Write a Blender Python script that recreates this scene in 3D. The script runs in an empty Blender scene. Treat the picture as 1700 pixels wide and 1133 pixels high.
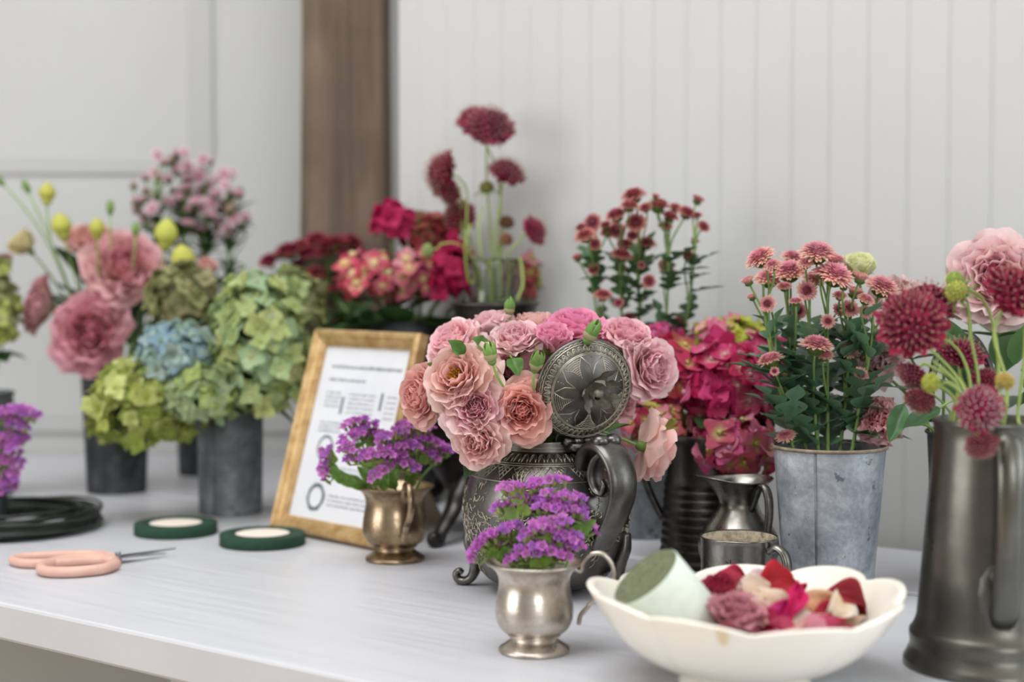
import bpy, math, random
import numpy as np
from mathutils import Vector, Matrix, Quaternion
PI = math.pi
C = bpy.context.scene.collection
TZ = 0.75                       # height of the tabletop
CAMH = 0.295                    # camera above the tabletop
FPX = 2600.0                    # focal length in pixels of a 1700 wide frame
PITCH = math.atan((566.5 - 455.0) / FPX)

# ------------------------------------------------------------------ camera
cd = bpy.data.cameras.new('camera')
cam = bpy.data.objects.new('camera', cd); C.objects.link(cam)
cam.location = (0, 0, TZ + CAMH)
cam.rotation_euler = (PI / 2 - PITCH, 0, 0)
cd.sensor_width = 36.0
cd.lens = 36.0 * FPX / 1700.0
cd.clip_start = 0.02
cd.dof.use_dof = True
cd.dof.focus_distance = 1.37
cd.dof.aperture_fstop = 3.1
bpy.context.scene.camera = cam

# ------------------------------------------------------------------ world, lights, exposure
sc = bpy.context.scene
w = bpy.data.worlds.new('world'); sc.world = w; w.use_nodes = True
w.node_tree.nodes['Background'].inputs[0].default_value = (0.80, 0.88, 1.0, 1)
w.node_tree.nodes['Background'].inputs[1].default_value = 0.6
sc.view_settings.view_transform = 'Standard'
sc.view_settings.look = 'None'
sc.view_settings.gamma = 1.0
sc.view_settings.use_curve_mapping = False
sc.view_settings.exposure = -0.10
sc.cycles.max_bounces = 8
sc.cycles.diffuse_bounces = 4
sc.cycles.sample_clamp_indirect = 6.0
sc.cycles.use_denoising = True

def window_light(name, loc, target, sx, sy, power, col):
    l = bpy.data.lights.new(name, 'AREA'); l.shape = 'RECTANGLE'; l.size = sx; l.size_y = sy
    l.energy = power; l.color = col
    o = bpy.data.objects.new(name, l); C.objects.link(o); o.location = loc
    d = Vector(target) - Vector(loc)
    o.rotation_euler = d.to_track_quat('-Z', 'Y').to_euler()
    return o
# daylight through the windows of the room and an added overhead light (the window frames are built with the walls)
window_light('window_daylight_left', (-2.93, 0.1, 1.65), (0, 0.1, 1.65), 1.9, 1.8, 43, (0.985, 0.985, 0.975))
window_light('window_daylight_rear', (1.0, -2.93, 1.95), (1.0, 0, 1.95), 1.5, 1.5, 42, (0.95, 0.975, 1.0))
window_light('window_daylight_east', (2.98, -1.05, 1.75), (0, -1.05, 1.75), 1.3, 1.6, 34, (0.90, 0.96, 1.0))
window_light('window_daylight_right', (1.460, 0.822, 1.52), (1.460 - .608, 0.822 - .794, 1.52), 1.0, 1.2, 20, (0.86, 0.94, 1.0))
window_light('added_overhead_light', (-0.6, 0.9, 2.86), (-0.6, 0.9, 0), 1.6, 1.6, 48, (0.94, 0.97, 1.0))  # unseen overhead light, added to brighten the tabletop

# ------------------------------------------------------------------ helpers
def lin(h):
    if isinstance(h, str):
        h = [int(h[i:i + 2], 16) / 255 for i in (0, 2, 4)]
    else:
        h = [x / 255 for x in h]
    return np.array([x / 12.92 if x <= .04045 else ((x + .055) / 1.055) ** 2.4 for x in h])

def ray(u, v):
    x = (u - 850.0) / FPX; z = -(v - 566.5) / FPX
    c, s = math.cos(PITCH), math.sin(PITCH)
    return np.array([x, c + z * s, -s + z * c])
CAM = np.array([0, 0, TZ + CAMH])
def PD(u, v, d):                # the point seen at (u,v) standing d metres in front of the camera
    r = ray(u, v); return CAM + r * (d / r[1])
def PT(u, v, z=0.0):            # the point seen at (u,v) at height z over the tabletop
    r = ray(u, v); return CAM + r * ((z - CAMH) / r[2])
def px(n, d): return n * d / FPX
def V3(*a): return np.array(a, float)
def unit(a):
    a = np.array(a, float); return a / (np.linalg.norm(a) + 1e-12)

class MB:
    def __init__(s): s.v = []; s.f = []; s.c = []; s.n = 0; s.flat = False
    def raw(s, P, F, col=(.5, .5, .5)):
        P = np.asarray(P, float).reshape(-1, 3)
        col = np.asarray(col, float)
        if col.ndim == 1: col = np.tile(col, (len(P), 1))
        s.v.append(P); s.c.append(col.reshape(-1, 3))
        for q in F: s.f.append([i + s.n for i in q])
        s.n += len(P)
    def grid(s, P, col=(.5, .5, .5), wrap=False, flip=False):
        a, b = P.shape[:2]; F = []
        for i in range(a - 1):
            for j in range(b if wrap else b - 1):
                k = (j + 1) % b
                q = [i * b + j, i * b + k, (i + 1) * b + k, (i + 1) * b + j]
                F.append(q[::-1] if flip else q)
        s.raw(P, F, col)
    def tube(s, pts, rad, n=6, col=(.5, .5, .5), ell=1.0, side=None, caps=True):
        pts = np.asarray(pts, float); m = len(pts)
        rad = np.full(m, rad) if np.isscalar(rad) else np.asarray(rad, float)
        T = np.gradient(pts, axis=0); T /= np.linalg.norm(T, axis=1)[:, None] + 1e-12
        nrm = np.array(side, float) if side is not None else (V3(0, 0, 1) if abs(T[0][2]) < .9 else V3(1, 0, 0))
        P = np.zeros((m, n, 3)); a = np.linspace(0, 2 * PI, n, endpoint=False)
        for i in range(m):
            if side is not None: nrm = np.array(side, float)
            nrm = nrm - T[i] * nrm.dot(T[i]); nrm /= np.linalg.norm(nrm) + 1e-12
            b = np.cross(T[i], nrm)
            P[i] = pts[i] + rad[i] * (np.cos(a)[:, None] * nrm * ell + np.sin(a)[:, None] * b)
        k0 = s.n
        col = np.asarray(col, float)
        if col.ndim == 2: col = np.repeat(col, n, axis=0)
        s.grid(P, col, wrap=True)
        if caps:
            s.f.append([k0 + j for j in range(n)][::-1]); s.f.append([k0 + (m - 1) * n + j for j in range(n)])
    def lathe(s, prof, n=48, M=None, col=(.5, .5, .5), mod=None):
        a = np.linspace(0, 2 * PI, n, endpoint=False); P = np.zeros((len(prof), n, 3))
        for i, (r, z) in enumerate(prof):
            rr, zz = (r, z) if mod is None else mod(r, z, a, i)
            P[i, :, 0] = rr * np.cos(a); P[i, :, 1] = rr * np.sin(a); P[i, :, 2] = zz
        if M is not None: P = xf(P, M)
        k0 = s.n; s.grid(P, col, wrap=True)
        for i, rev in ((0, True), (len(prof) - 1, False)):
            if 1e-7 < abs(prof[i][0]) < .0015:
                q = [k0 + i * n + j for j in range(n)]; s.f.append(q[::-1] if rev else q)
    def box(s, c, sz, col=(.5, .5, .5), M=None, bev=0.0):
        x, y, z = [q / 2 for q in sz]
        P = np.array([(i * x, j * y, k * z) for i in (-1, 1) for j in (-1, 1) for k in (-1, 1)], float) + np.array(c, float)
        if M is not None: P = xf(P, M)
        s.raw(P, [(0, 1, 3, 2), (4, 6, 7, 5), (0, 4, 5, 1), (2, 3, 7, 6), (0, 2, 6, 4), (1, 5, 7, 3)], col)
    def prism(s, poly, z0, z1, col=(.5, .5, .5)):
        n = len(poly)
        P = [(x, y, z0) for x, y in poly] + [(x, y, z1) for x, y in poly]
        F = [list(range(n))[::-1], list(range(n, 2 * n))] + [[i, (i + 1) % n, n + (i + 1) % n, n + i] for i in range(n)]
        s.raw(P, F, col)
    def ball(s, c, r, col=(.5, .5, .5), n=8, sz=1.0, axis=None):
        k = max(4, n // 2 + 1); prof = []
        t = np.linspace(0, PI, k); a = np.linspace(0, 2 * PI, n, endpoint=False)
        P = np.zeros((k, n, 3))
        P[..., 0] = np.sin(t)[:, None] * np.cos(a); P[..., 1] = np.sin(t)[:, None] * np.sin(a); P[..., 2] = (-np.cos(t) * sz)[:, None]
        P *= r
        if axis is not None: P = P @ frame(axis).T
        s.grid(P + np.array(c, float), col, wrap=True)
    def add(s, o, R=None, t=None, k=1.0):
        P = np.concatenate(o.v) * k
        if R is not None: P = P @ R.T
        if t is not None: P = P + np.asarray(t)
        s.v.append(P); s.c.append(np.concatenate(o.c))
        for q in o.f: s.f.append([i + s.n for i in q])
        s.n += len(P)
    def mesh(s, name, mat, smooth=True):
        me = bpy.data.meshes.new(name)
        P = np.concatenate(s.v)
        me.from_pydata(P.tolist(), [], s.f)
        at = me.color_attributes.new('Col', 'FLOAT_COLOR', 'POINT')
        col = np.concatenate([np.concatenate(s.c), np.ones((len(P), 1))], axis=1).astype(np.float32)
        at.data.foreach_set('color', col.ravel())
        if smooth: me.polygons.foreach_set('use_smooth', [True] * len(me.polygons))
        me.materials.append(mat); me.validate(); me.update()
        return me
    def build(s, name, mat, parent=None, smooth=True):     # vertices are in world space; the parent is a root without rotation
        if parent is not None:
            base = np.zeros(3); q = parent
            while q is not None: base = base + np.array(q.location); q = q.parent
            for i in range(len(s.v)): s.v[i] = s.v[i] - base
            o = bpy.data.objects.new(name, s.mesh(name, mat, smooth)); C.objects.link(o); o.parent = parent
        else:
            base = np.array(s.v and np.concatenate(s.v).mean(axis=0)); base[2] = np.concatenate(s.v)[:, 2].min()
            for i in range(len(s.v)): s.v[i] = s.v[i] - base
            o = bpy.data.objects.new(name, s.mesh(name, mat, smooth)); C.objects.link(o); o.location = base
        return o

def xf(P, M):
    M = np.array(M); return P @ M[:3, :3].T + M[:3, 3]
def frame(axis, roll=0.0):                 # rotation taking +Z onto axis
    z = unit(axis); x = np.cross(V3(0, 1, 0), z)
    if np.linalg.norm(x) < .1: x = np.cross(V3(1, 0, 0), z)
    x = unit(x); y = np.cross(z, x); R = np.stack([x, y, z], axis=1)
    c, s = math.cos(roll), math.sin(roll)
    return R @ np.array([[c, -s, 0], [s, c, 0], [0, 0, 1]])

def tag(o, label=None, cat=None, group=None, kind=None):
    if label: o['label'] = label
    if cat: o['category'] = cat
    if group: o['group'] = group
    if kind: o['kind'] = kind
    return o
def thing(name, label, cat, loc, group=None):
    o = bpy.data.objects.new(name, None); C.objects.link(o); o.location = [float(q) for q in loc]
    o.empty_display_size = .02
    return tag(o, label, cat, group)
def inst(name, me, root, pos, R, k=1.0):   # a mesh used again as a part of root; pos in world space
    o = bpy.data.objects.new(name, me); C.objects.link(o); o.parent = root
    o.location = Vector(pos) - Vector(root.location)
    o.rotation_mode = 'QUATERNION'; o.rotation_quaternion = Matrix(R.tolist()).to_quaternion(); o.scale = (k, k, k)
    return o
def bez(p0, p1, p2, p3, n=12):
    t = np.linspace(0, 1, n)[:, None]
    return (1 - t) ** 3 * p0 + 3 * (1 - t) ** 2 * t * p1 + 3 * (1 - t) * t * t * p2 + t ** 3 * p3
def cat_rom(pts, n=8):
    P = [np.array(p, float) for p in pts]; P = [2 * P[0] - P[1]] + P + [2 * P[-1] - P[-2]]; out = []
    for i in range(1, len(P) - 2):
        for t in np.linspace(0, 1, n, endpoint=False):
            a, b, c, d = P[i - 1:i + 3]
            out.append(.5 * (2 * b + (c - a) * t + (2 * a - 5 * b + 4 * c - d) * t * t + (3 * b - a - 3 * c + d) * t ** 3))
    out.append(P[-2]); return np.array(out)

# ------------------------------------------------------------------ materials
class NT:
    def __init__(s, name):
        s.m = bpy.data.materials.new(name); s.m.use_nodes = True; s.t = s.m.node_tree
        s.b = s.t.nodes['Principled BSDF']; s.out = s.t.nodes['Material Output']
    def n(s, kind, **kw):
        q = s.t.nodes.new(kind)
        for k, v in kw.items():
            if hasattr(q, k) and k not in q.inputs: setattr(q, k, v)
            else: q.inputs[k].default_value = v
        return q
    def l(s, a, b): s.t.links.new(a, b)
    def coord(s, scale=(1, 1, 1)):
        tc = s.n('ShaderNodeTexCoord'); mp = s.n('ShaderNodeMapping'); mp.inputs['Scale'].default_value = scale
        s.l(tc.outputs['Object'], mp.inputs[0]); return mp.outputs[0]
    def noise(s, co, scale, detail=4, rough=.6, dist=0.0):
        q = s.n('ShaderNodeTexNoise'); q.inputs['Scale'].default_value = scale; q.inputs['Detail'].default_value = detail
        q.inputs['Roughness'].default_value = rough; q.inputs['Distortion'].default_value = dist
        s.l(co, q.inputs['Vector']); return q.outputs['Fac']
    def ramp(s, fac, stops):
        q = s.n('ShaderNodeValToRGB'); e = q.color_ramp.elements
        while len(e) < len(stops): e.new(.5)
        for i, (p, c) in enumerate(stops):
            e[i].position = p
            c = (c, c, c) if np.isscalar(c) else c
            e[i].color = (*[float(x) for x in c], 1)
        s.l(fac, q.inputs[0]); return q.outputs[0]
    def mix(s, fac, a, b, mode='MIX'):
        q = s.n('ShaderNodeMix', data_type='RGBA', blend_type=mode)
        for v, i in ((fac, 0), (a, 6), (b, 7)):
            if hasattr(v, 'links') or hasattr(v, 'is_linked'): s.l(v, q.inputs[i])
            elif i == 0: q.inputs[0].default_value = v
            else: q.inputs[i].default_value = (*[float(x) for x in v], 1)
        return q.outputs[2]
    def bump(s, h, strength, dist):
        q = s.n('ShaderNodeBump'); q.inputs['Strength'].default_value = strength; q.inputs['Distance'].default_value = dist
        s.l(h, q.inputs['Height']); s.l(q.outputs[0], s.b.inputs['Normal'])
    def set(s, **kw):
        for k, v in kw.items():
            k = k.replace('_', ' ')
            if hasattr(v, 'is_linked'): s.l(v, s.b.inputs[k])
            elif np.isscalar(v): s.b.inputs[k].default_value = v
            else: s.b.inputs[k].default_value = (*[float(x) for x in v], 1)
        return s

def m_plain(name, col, rough=.6, metal=0.0, spec=.5):
    t = NT(name); t.set(Base_Color=lin(col), Roughness=rough, Metallic=metal); t.b.inputs['Specular IOR Level'].default_value = spec
    return t.m
def m_noise(name, a, b, scale=20, lo=.35, hi=.65, rough=.6, metal=0.0, sc3=(1, 1, 1), bump=0.0, bd=.001, r2=None, detail=5):
    t = NT(name); co = t.coord(sc3); f = t.noise(co, scale, detail)
    t.set(Base_Color=t.ramp(f, [(lo, lin(a)), (hi, lin(b))]), Metallic=metal)
    if r2 is None: t.set(Roughness=rough)
    else: t.set(Roughness=t.ramp(f, [(lo, rough), (hi, r2)]))
    if bump: t.bump(f, bump, bd)
    return t.m
def m_vcol(name, rough=.55, trans=.25, hue=.0, sat=.12, val=.14, spec=.3, tcol=None):
    t = NT(name); at = t.n('ShaderNodeAttribute', attribute_name='Col'); oi = t.n('ShaderNodeObjectInfo')
    hs = t.n('ShaderNodeHueSaturation')
    mr = t.n('ShaderNodeMapRange'); mr.inputs[3].default_value = 1 - val; mr.inputs[4].default_value = 1 + val
    t.l(oi.outputs['Random'], mr.inputs[0]); t.l(mr.outputs[0], hs.inputs['Value'])
    if hue:
        m2 = t.n('ShaderNodeMapRange'); m2.inputs[3].default_value = .5 - hue; m2.inputs[4].default_value = .5 + hue
        ml = t.n('ShaderNodeMath', operation='MULTIPLY'); ml.inputs[1].default_value = 7.31
        fr = t.n('ShaderNodeMath', operation='FRACT')
        t.l(oi.outputs['Random'], ml.inputs[0]); t.l(ml.outputs[0], fr.inputs[0]); t.l(fr.outputs[0], m2.inputs[0]); t.l(m2.outputs[0], hs.inputs['Hue'])
    t.l(at.outputs['Color'], hs.inputs['Color'])
    co = t.coord(); f = t.noise(co, 260, 3)
    c = t.mix(.18, hs.outputs[0], t.ramp(f, [(.3, .55), (.7, 1.0)]), 'MULTIPLY')
    t.set(Base_Color=c, Roughness=rough); t.b.inputs['Specular IOR Level'].default_value = spec
    if trans:
        tr = t.n('ShaderNodeBsdfTranslucent'); t.l(c, tr.inputs[0])
        mx = t.n('ShaderNodeMixShader'); mx.inputs[0].default_value = trans
        t.l(t.b.outputs[0], mx.inputs[1]); t.l(tr.outputs[0], mx.inputs[2]); t.l(mx.outputs[0], t.out.inputs[0])
    return t.m

M = {}
M['petal'] = m_vcol('petal', .55, .36, .008, val=.06)
M['leaf'] = m_vcol('leaf', .42, .18, .01, val=.2, spec=.4)
M['stem'] = m_vcol('stem', .5, .0, .0, val=.08)
def m_wall(name, a, b):
    t = NT(name); co = t.coord(); f = t.noise(co, 3.0, 5); g = t.noise(co, 90, 4)
    t.set(Base_Color=t.ramp(f, [(.3, lin(a)), (.7, lin(b))]), Roughness=.55); t.bump(g, .12, .0008); return t.m
M['wall'] = m_wall('white_wall_paint', 'bebebc', 'c3c3c1')
M['trim'] = m_wall('shade_toned_trim_paint', 'b7b7b6', 'bcbcbb')  # greyer than the wall: shade of the mouldings put into the colour
M['ceiling'] = m_wall('ceiling_paint', 'ecebe8', 'efeeec')
def m_table():
    t = NT('white_table_paint'); co = t.coord((1, 1, 1))
    rot = t.n('ShaderNodeMapping'); rot.inputs['Rotation'].default_value = (0, 0, math.radians(37.4)); t.l(co, rot.inputs[0])
    st = t.n('ShaderNodeMapping'); st.inputs['Scale'].default_value = (2, 40, 1); t.l(rot.outputs[0], st.inputs[0])
    f = t.noise(st.outputs[0], 3, 6); g = t.noise(co, 6, 5, .7)
    base = t.ramp(f, [(.3, lin('c3c3c8')), (.7, lin('c9c9cd'))])
    spot = t.ramp(g, [(.66, 0.0), (.72, 1.0)])
    c = t.mix(t.mix(.25, (0, 0, 0), spot), base, lin('c9c4bf'))
    t.set(Base_Color=c, Roughness=t.ramp(f, [(.3, .32), (.7, .45)])); t.bump(f, .05, .0005); return t.m
M['table'] = m_table()
def m_post():
    t = NT('old_timber'); co = t.coord((22, 22, 1.4)); f = t.noise(co, 1.6, 8, .65, .6); c2 = t.coord((5, 5, 3)); g = t.noise(c2, 1.3, 4)
    a = t.ramp(f, [(.25, lin('4a3d33')), (.5, lin('6e5c4e')), (.8, lin('85715f'))])
    c = t.mix(t.ramp(g, [(.5, 0.0), (.75, .7)]), a, lin('41342b'))
    t.set(Base_Color=c, Roughness=.8); t.bump(f, .5, .004); return t.m
M['post'] = m_post()
M['floor'] = m_noise('worn_floor_boards', 'cbb69e', 'd6c3ad', 3, sc3=(1, 14, 1), rough=.6)
def m_metal(name, a, b, c, scale, r0, r1, bump=.15):
    t = NT(name); co = t.coord(); f = t.noise(co, scale, 6, .65, .3); g = t.noise(co, scale * 6, 3)
    t.set(Base_Color=t.ramp(f, [(.3, lin(a)), (.5, lin(b)), (.7, lin(c))]), Metallic=1.0, Roughness=t.ramp(f, [(.3, r1), (.65, r0)])); t.bump(g, bump, .0006)
    return t.m
M['pewter'] = m_metal('pewter', '4b4946', '64625e', '7a7873', 28, .27, .46)
M['pewter_dark'] = m_metal('blackened_pewter', '2d2b2a', '454240', '5a5754', 30, .3, .5)
M['pewter_green'] = m_metal('brushed_pewter', '595853', '67665f', '76756e', 14, .27, .38)
M['finial'] = m_noise('cast_finial_metal', '6d695f', '969084', 80, rough=.5, metal=.55, bump=.4)
M['pewter_light'] = m_metal('light_pewter', '63605a', '827f78', '999690', 34, .24, .38)
M['relief'] = m_metal('worn_relief_metal', '8d877c', 'b0a999', 'cbc4b4', 60, .3, .45)
M['silver'] = m_metal('tarnished_silver', '9a8f82', 'c3b9ad', 'd8d1c7', 45, .24, .42)
M['silver_dark'] = m_metal('tarnished_dark_silver', '6b5a45', '9a856b', 'b7a58b', 40, .24, .42)
def m_galv(name, a, b, c, dark):
    t = NT(name); co = t.coord(); f = t.noise(co, 22, 9, .72, .4); g = t.noise(co, 190, 2); h = t.noise(co, 75, 3)
    base = t.ramp(f, [(.3, lin(a)), (.5, lin(b)), (.7, lin(c))])
    base = t.mix(.35, base, t.ramp(g, [(.35, .5), (.65, 1.0)]), 'MULTIPLY')
    spots = t.ramp(h, [(.66, 0.0), (.70, .8)])
    t.set(Base_Color=t.mix(spots, base, lin(dark)), Metallic=.35, Roughness=.55); t.bump(g, .12, .0005); return t.m
M['galv'] = m_galv('galvanised_zinc', '7b8189', 'a3a9b1', 'd0d4d8', '565b62')
M['galv_dark'] = m_galv('dull_zinc', '4c4f53', '74787c', 'a0a5a9', '36383a')
M['slate'] = m_galv('dark_zinc', '1f2124', '34363a', '5f6367', '18191b')
M['rust'] = m_noise('rusty_rim', '7a6a58', 'a08f7d', 120, rough=.7, metal=.2)
M['cream'] = m_noise('cream_ceramic', 'efe8da', 'f4eee2', 8, rough=.22)
M['crackle'] = m_noise('stained_glaze_chip', 'd9bd92', 'e6d2b0', 60, rough=.4)
M['gold'] = m_noise('gilt_frame', 'b08a57', 'd8b886', 60, rough=.42, metal=.55, sc3=(1, 1, 1), bump=.15)
M['paper'] = m_noise('paper', 'd6d7dc', 'e0e1e6', 10, rough=.7)
M['ink'] = m_plain('ink', '74767e', .8)
M['wreath'] = m_plain('printed_wreath', '59626a', .8)
M['tape'] = m_noise('dark_green_tape', '123324', '1b4431', 160, rough=.8, bump=.3)
M['tape_core'] = m_plain('paper_core', 'e9dccf', .8)
M['wire'] = m_noise('dark_green_wire', '171c16', '2a3025', 40, rough=.45)
M['blush'] = m_noise('blush_coated_handle', 'd0a292', 'dab0a1', 60, rough=.55)
M['steel'] = m_plain('blade_steel', '9a9da0', .3, 1.0)
M['ribbon'] = m_noise('pale_green_ribbon', 'cdd6c9', 'd6ded2', 120, rough=.7, bump=.2)
M['ribbon_edge'] = m_noise('rolled_ribbon_edge', '595e44', '72775a', 220, rough=.85, bump=.3)
def m_glass():
    t = NT('clear_glass'); t.set(Base_Color=(1, 1, 1), Roughness=.0); t.b.inputs['Transmission Weight'].default_value = 1.0
    t.b.inputs['IOR'].default_value = 1.45; return t.m
M['glass'] = m_glass()
M['water'] = NT('water').set(Base_Color=(.93, 1, .93), Roughness=0.0).m
M['water'].node_tree.nodes['Principled BSDF'].inputs['Transmission Weight'].default_value = 1.0
M['water'].node_tree.nodes['Principled BSDF'].inputs['IOR'].default_value = 1.33

# ------------------------------------------------------------------ the room
D = V3(.794, -.608, 0); N = V3(.608, .794, 0)         # along / away across the table; the panelled wall runs along D
def DN(s, n, z=TZ): return D * s + N * n + V3(0, 0, z)
H = 2.9
def structure(name, mb, mat, smooth=False): return tag(mb.build(name, M[mat], None, smooth), kind='structure')
mb = MB(); mb.prism([(-3.1, -3.1), (3.4, -3.1), (3.4, 2.7), (-3.1, 2.7)], -.06, 0); structure('floor', mb, 'floor')
mb = MB(); mb.prism([(-3.1, -3.1), (3.4, -3.1), (3.4, 2.7), (-3.1, 2.7)], H, H + .06); structure('ceiling', mb, 'ceiling')
mb = MB(); mb.prism([(-3.1, 2.56), (.3, 2.56), (.3, 2.66), (-3.1, 2.66)], 0, H); structure('wall_back', mb, 'wall')
WN = 1.60
s0, s1 = -1.418, 2.62
prof = []                                             # beaded boards, one every 46 mm
s = s0; prof.append((s, WN))
s = -1.38
while s < s1:
    prof += [(s - .003, WN), (s - .0018, WN + .0007), (s - .0006, WN - .0002), (s + .0006, WN - .0002), (s + .0018, WN + .0007), (s + .003, WN)]
    s += .046
prof.append((s1, WN))
pl = [tuple(DN(a, b)[:2]) for a, b in prof] + [tuple(DN(s1, WN + .08)[:2]), tuple(DN(s0, WN + .08)[:2])]
mb = MB(); mb.prism(pl, 0, H); structure('wall_right', mb, 'wall')
e = DN(s1, WN)
mb = MB(); mb.prism([(e[0], e[1]), (e[0] + .08, e[1]), (3.18, -3.1), (3.1, -3.1)], 0, H)
wall_window = mb
e0 = np.array([e[0], e[1]]); structure('wall_east', mb, 'wall')
mb = MB(); mb.prism([(-3.1, -3.1), (3.2, -3.1), (3.2, -3.0), (-3.1, -3.0)], 0, H); structure('wall_front', mb, 'wall')
mb = MB(); mb.prism([(-3.1, -3.0), (-3.0, -3.0), (-3.0, 2.56), (-3.1, 2.56)], 0, H); structure('wall_left', mb, 'wall')
# panelled dado and raised panels of the wall at the back
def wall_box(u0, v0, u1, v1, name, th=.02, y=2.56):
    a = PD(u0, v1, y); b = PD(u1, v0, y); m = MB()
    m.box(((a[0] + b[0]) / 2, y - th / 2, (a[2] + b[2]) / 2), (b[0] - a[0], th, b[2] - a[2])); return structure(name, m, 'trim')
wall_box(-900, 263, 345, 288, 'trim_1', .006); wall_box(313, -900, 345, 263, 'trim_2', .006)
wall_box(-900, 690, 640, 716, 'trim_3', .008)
# timber post in the corner
a, b = PD(499, 300, 2.225), PD(641, 300, 2.225)
mb = MB(); nz = 30; zz = np.linspace(0, H, nz); rnd = np.random.RandomState(4)
wob = np.cumsum(rnd.randn(nz, 2) * .0012, axis=0) * .6
P = np.zeros((nz, 8, 3))
for i in range(nz):
    l, r = a[0] + wob[i, 0], b[0] + wob[i, 1]; y0, y1 = 2.225, 2.335; c = .006
    P[i] = [(l + c, y0, zz[i]), (r - c, y0, zz[i]), (r, y0 + c, zz[i]), (r, y1 - c, zz[i]), (r - c, y1, zz[i]), (l + c, y1, zz[i]), (l, y1 - c, zz[i]), (l, y0 + c, zz[i])]
mb.grid(P, wrap=True); mb.f.append(list(range((nz - 1) * 8, nz * 8))); structure('post', mb, 'post')
# window frames (out of the picture, they hold the daylight)
def window(name, c, rx, w_, h_):
    R = np.array([[math.cos(rx), -math.sin(rx), 0], [math.sin(rx), math.cos(rx), 0], [0, 0, 1]]); Mx = np.eye(4); Mx[:3, :3] = R; Mx[:3, 3] = c
    m = MB(); t = .06
    for sx in (-1, 1): m.box((sx * (w_ / 2 + t / 2), 0, 0), (t, .08, h_ + 2 * t), M=Mx); m.box((0, 0, sx * (h_ / 2 + t / 2)), (w_, .08, t), M=Mx)
    m.box((0, 0, 0), (.03, .03, h_), M=Mx); m.box((0, 0, h_ / 6), (w_, .03, .03), M=Mx); m.box((0, 0, -h_ / 6), (w_, .03, .03), M=Mx)
    structure(name, m, 'trim')
window('window_1', (-2.9, .1, 1.65), PI / 2, 1.9, 1.8)
q = DN(.66, 1.565); window('window_5', (q[0], q[1], 1.52), math.atan2(D[1], D[0]), 1.0, 1.2)
window('window_2', (1.0, -2.9, 1.95), 0, 1.5, 1.5)
window('window_3', (2.95, -1.05, 1.75), PI / 2, 1.3, 1.6)
m = MB()  # unseen ceiling frame added around the overhead table light
for q in (-.83, .83): m.box((-.6 + q, .9, H - .02), (.06, 1.72, .08)); m.box((-.6, .9 + q, H - .02), (1.6, .06, .08))
m.box((-.6, .9, H - .03), (.03, 1.6, .03)); structure('added_light_frame', m, 'trim')

# ------------------------------------------------------------------ the two white tables
def poly_table(name, label, poly, th, legs, top_z=TZ):
    c = np.mean(poly, axis=0); root = thing(name, label, 'table', (c[0], c[1], 0))
    m = MB(); n = len(poly); b = .003; P = np.zeros((6, n, 3)); pc = np.array(poly)
    cen = pc.mean(axis=0)
    for i, (ins, z) in enumerate(((b, top_z - th), (0, top_z - th + b), (0, top_z - b), (b * .3, top_z - b * .3), (b, top_z), (b, top_z))):
        for j in range(n):
            p, q, r = pc[j - 1], pc[j], pc[(j + 1) % n]
            d1 = unit(q - p); d2 = unit(r - q); n1 = np.array([-d1[1], d1[0]]); n2 = np.array([-d2[1], d2[0]])
            k = unit(n1 + n2); k = k / max(.3, k.dot(n1)); P[i, j] = (*(q + k * ins), z)
    m.grid(P[:5], wrap=True); m.f.append(list(range(n))[::-1]); m.f.append(list(range(4 * n, 5 * n)))
    m.build('tabletop', M['table'], root, smooth=False)
    for (x, y) in legs:
        l = MB(); l.prism([(x - .03, y - .03), (x + .03, y - .03), (x + .03, y + .03), (x - .03, y + .03)], 0, top_z - th); l.build('leg', M['table'], root, smooth=False)
    return root
yb = 2.545
def on(n, y): s_ = (y - N[1] * n) / D[1]; return tuple(DN(s_, n)[:2])
SE = 1.35
front = [on(.827, yb), tuple(DN(SE, .827)[:2]), tuple(DN(SE, 1.340)[:2]), on(1.3695, yb)]
rear = [on(1.371, yb), tuple(DN(SE, 1.366)[:2]), tuple(DN(SE, WN - .008)[:2]), tuple(DN(-1.44, 1.575)[:2]), (-.305, 2.222), (-.305, yb)]
lg = [DN(-1.0, .89), DN(1.25, .89), DN(1.25, 1.28), DN(-1.0, 1.3)]
poly_table('long_table', 'long white painted table with the vases, its edge running along the lower left', front, .034, [(q[0], q[1]) for q in lg])
lg = [DN(-1.0, 1.43), DN(1.25, 1.43), DN(1.25, 1.53), DN(-1.0, 1.53)]
rt = poly_table('narrow_table', 'narrow white table standing between the long table and the panelled wall', rear, .034, [(q[0], q[1]) for q in lg])
st_ = MB(); st_.prism([tuple(DN(-.5, 1.330)[:2]), tuple(DN(SE - .02, 1.330)[:2]), tuple(DN(SE - .02, 1.40)[:2]), tuple(DN(-.5, 1.40)[:2])], TZ - .06, TZ - .0345)
st_.build('support_strip', M['table'], rt, smooth=False)

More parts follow.
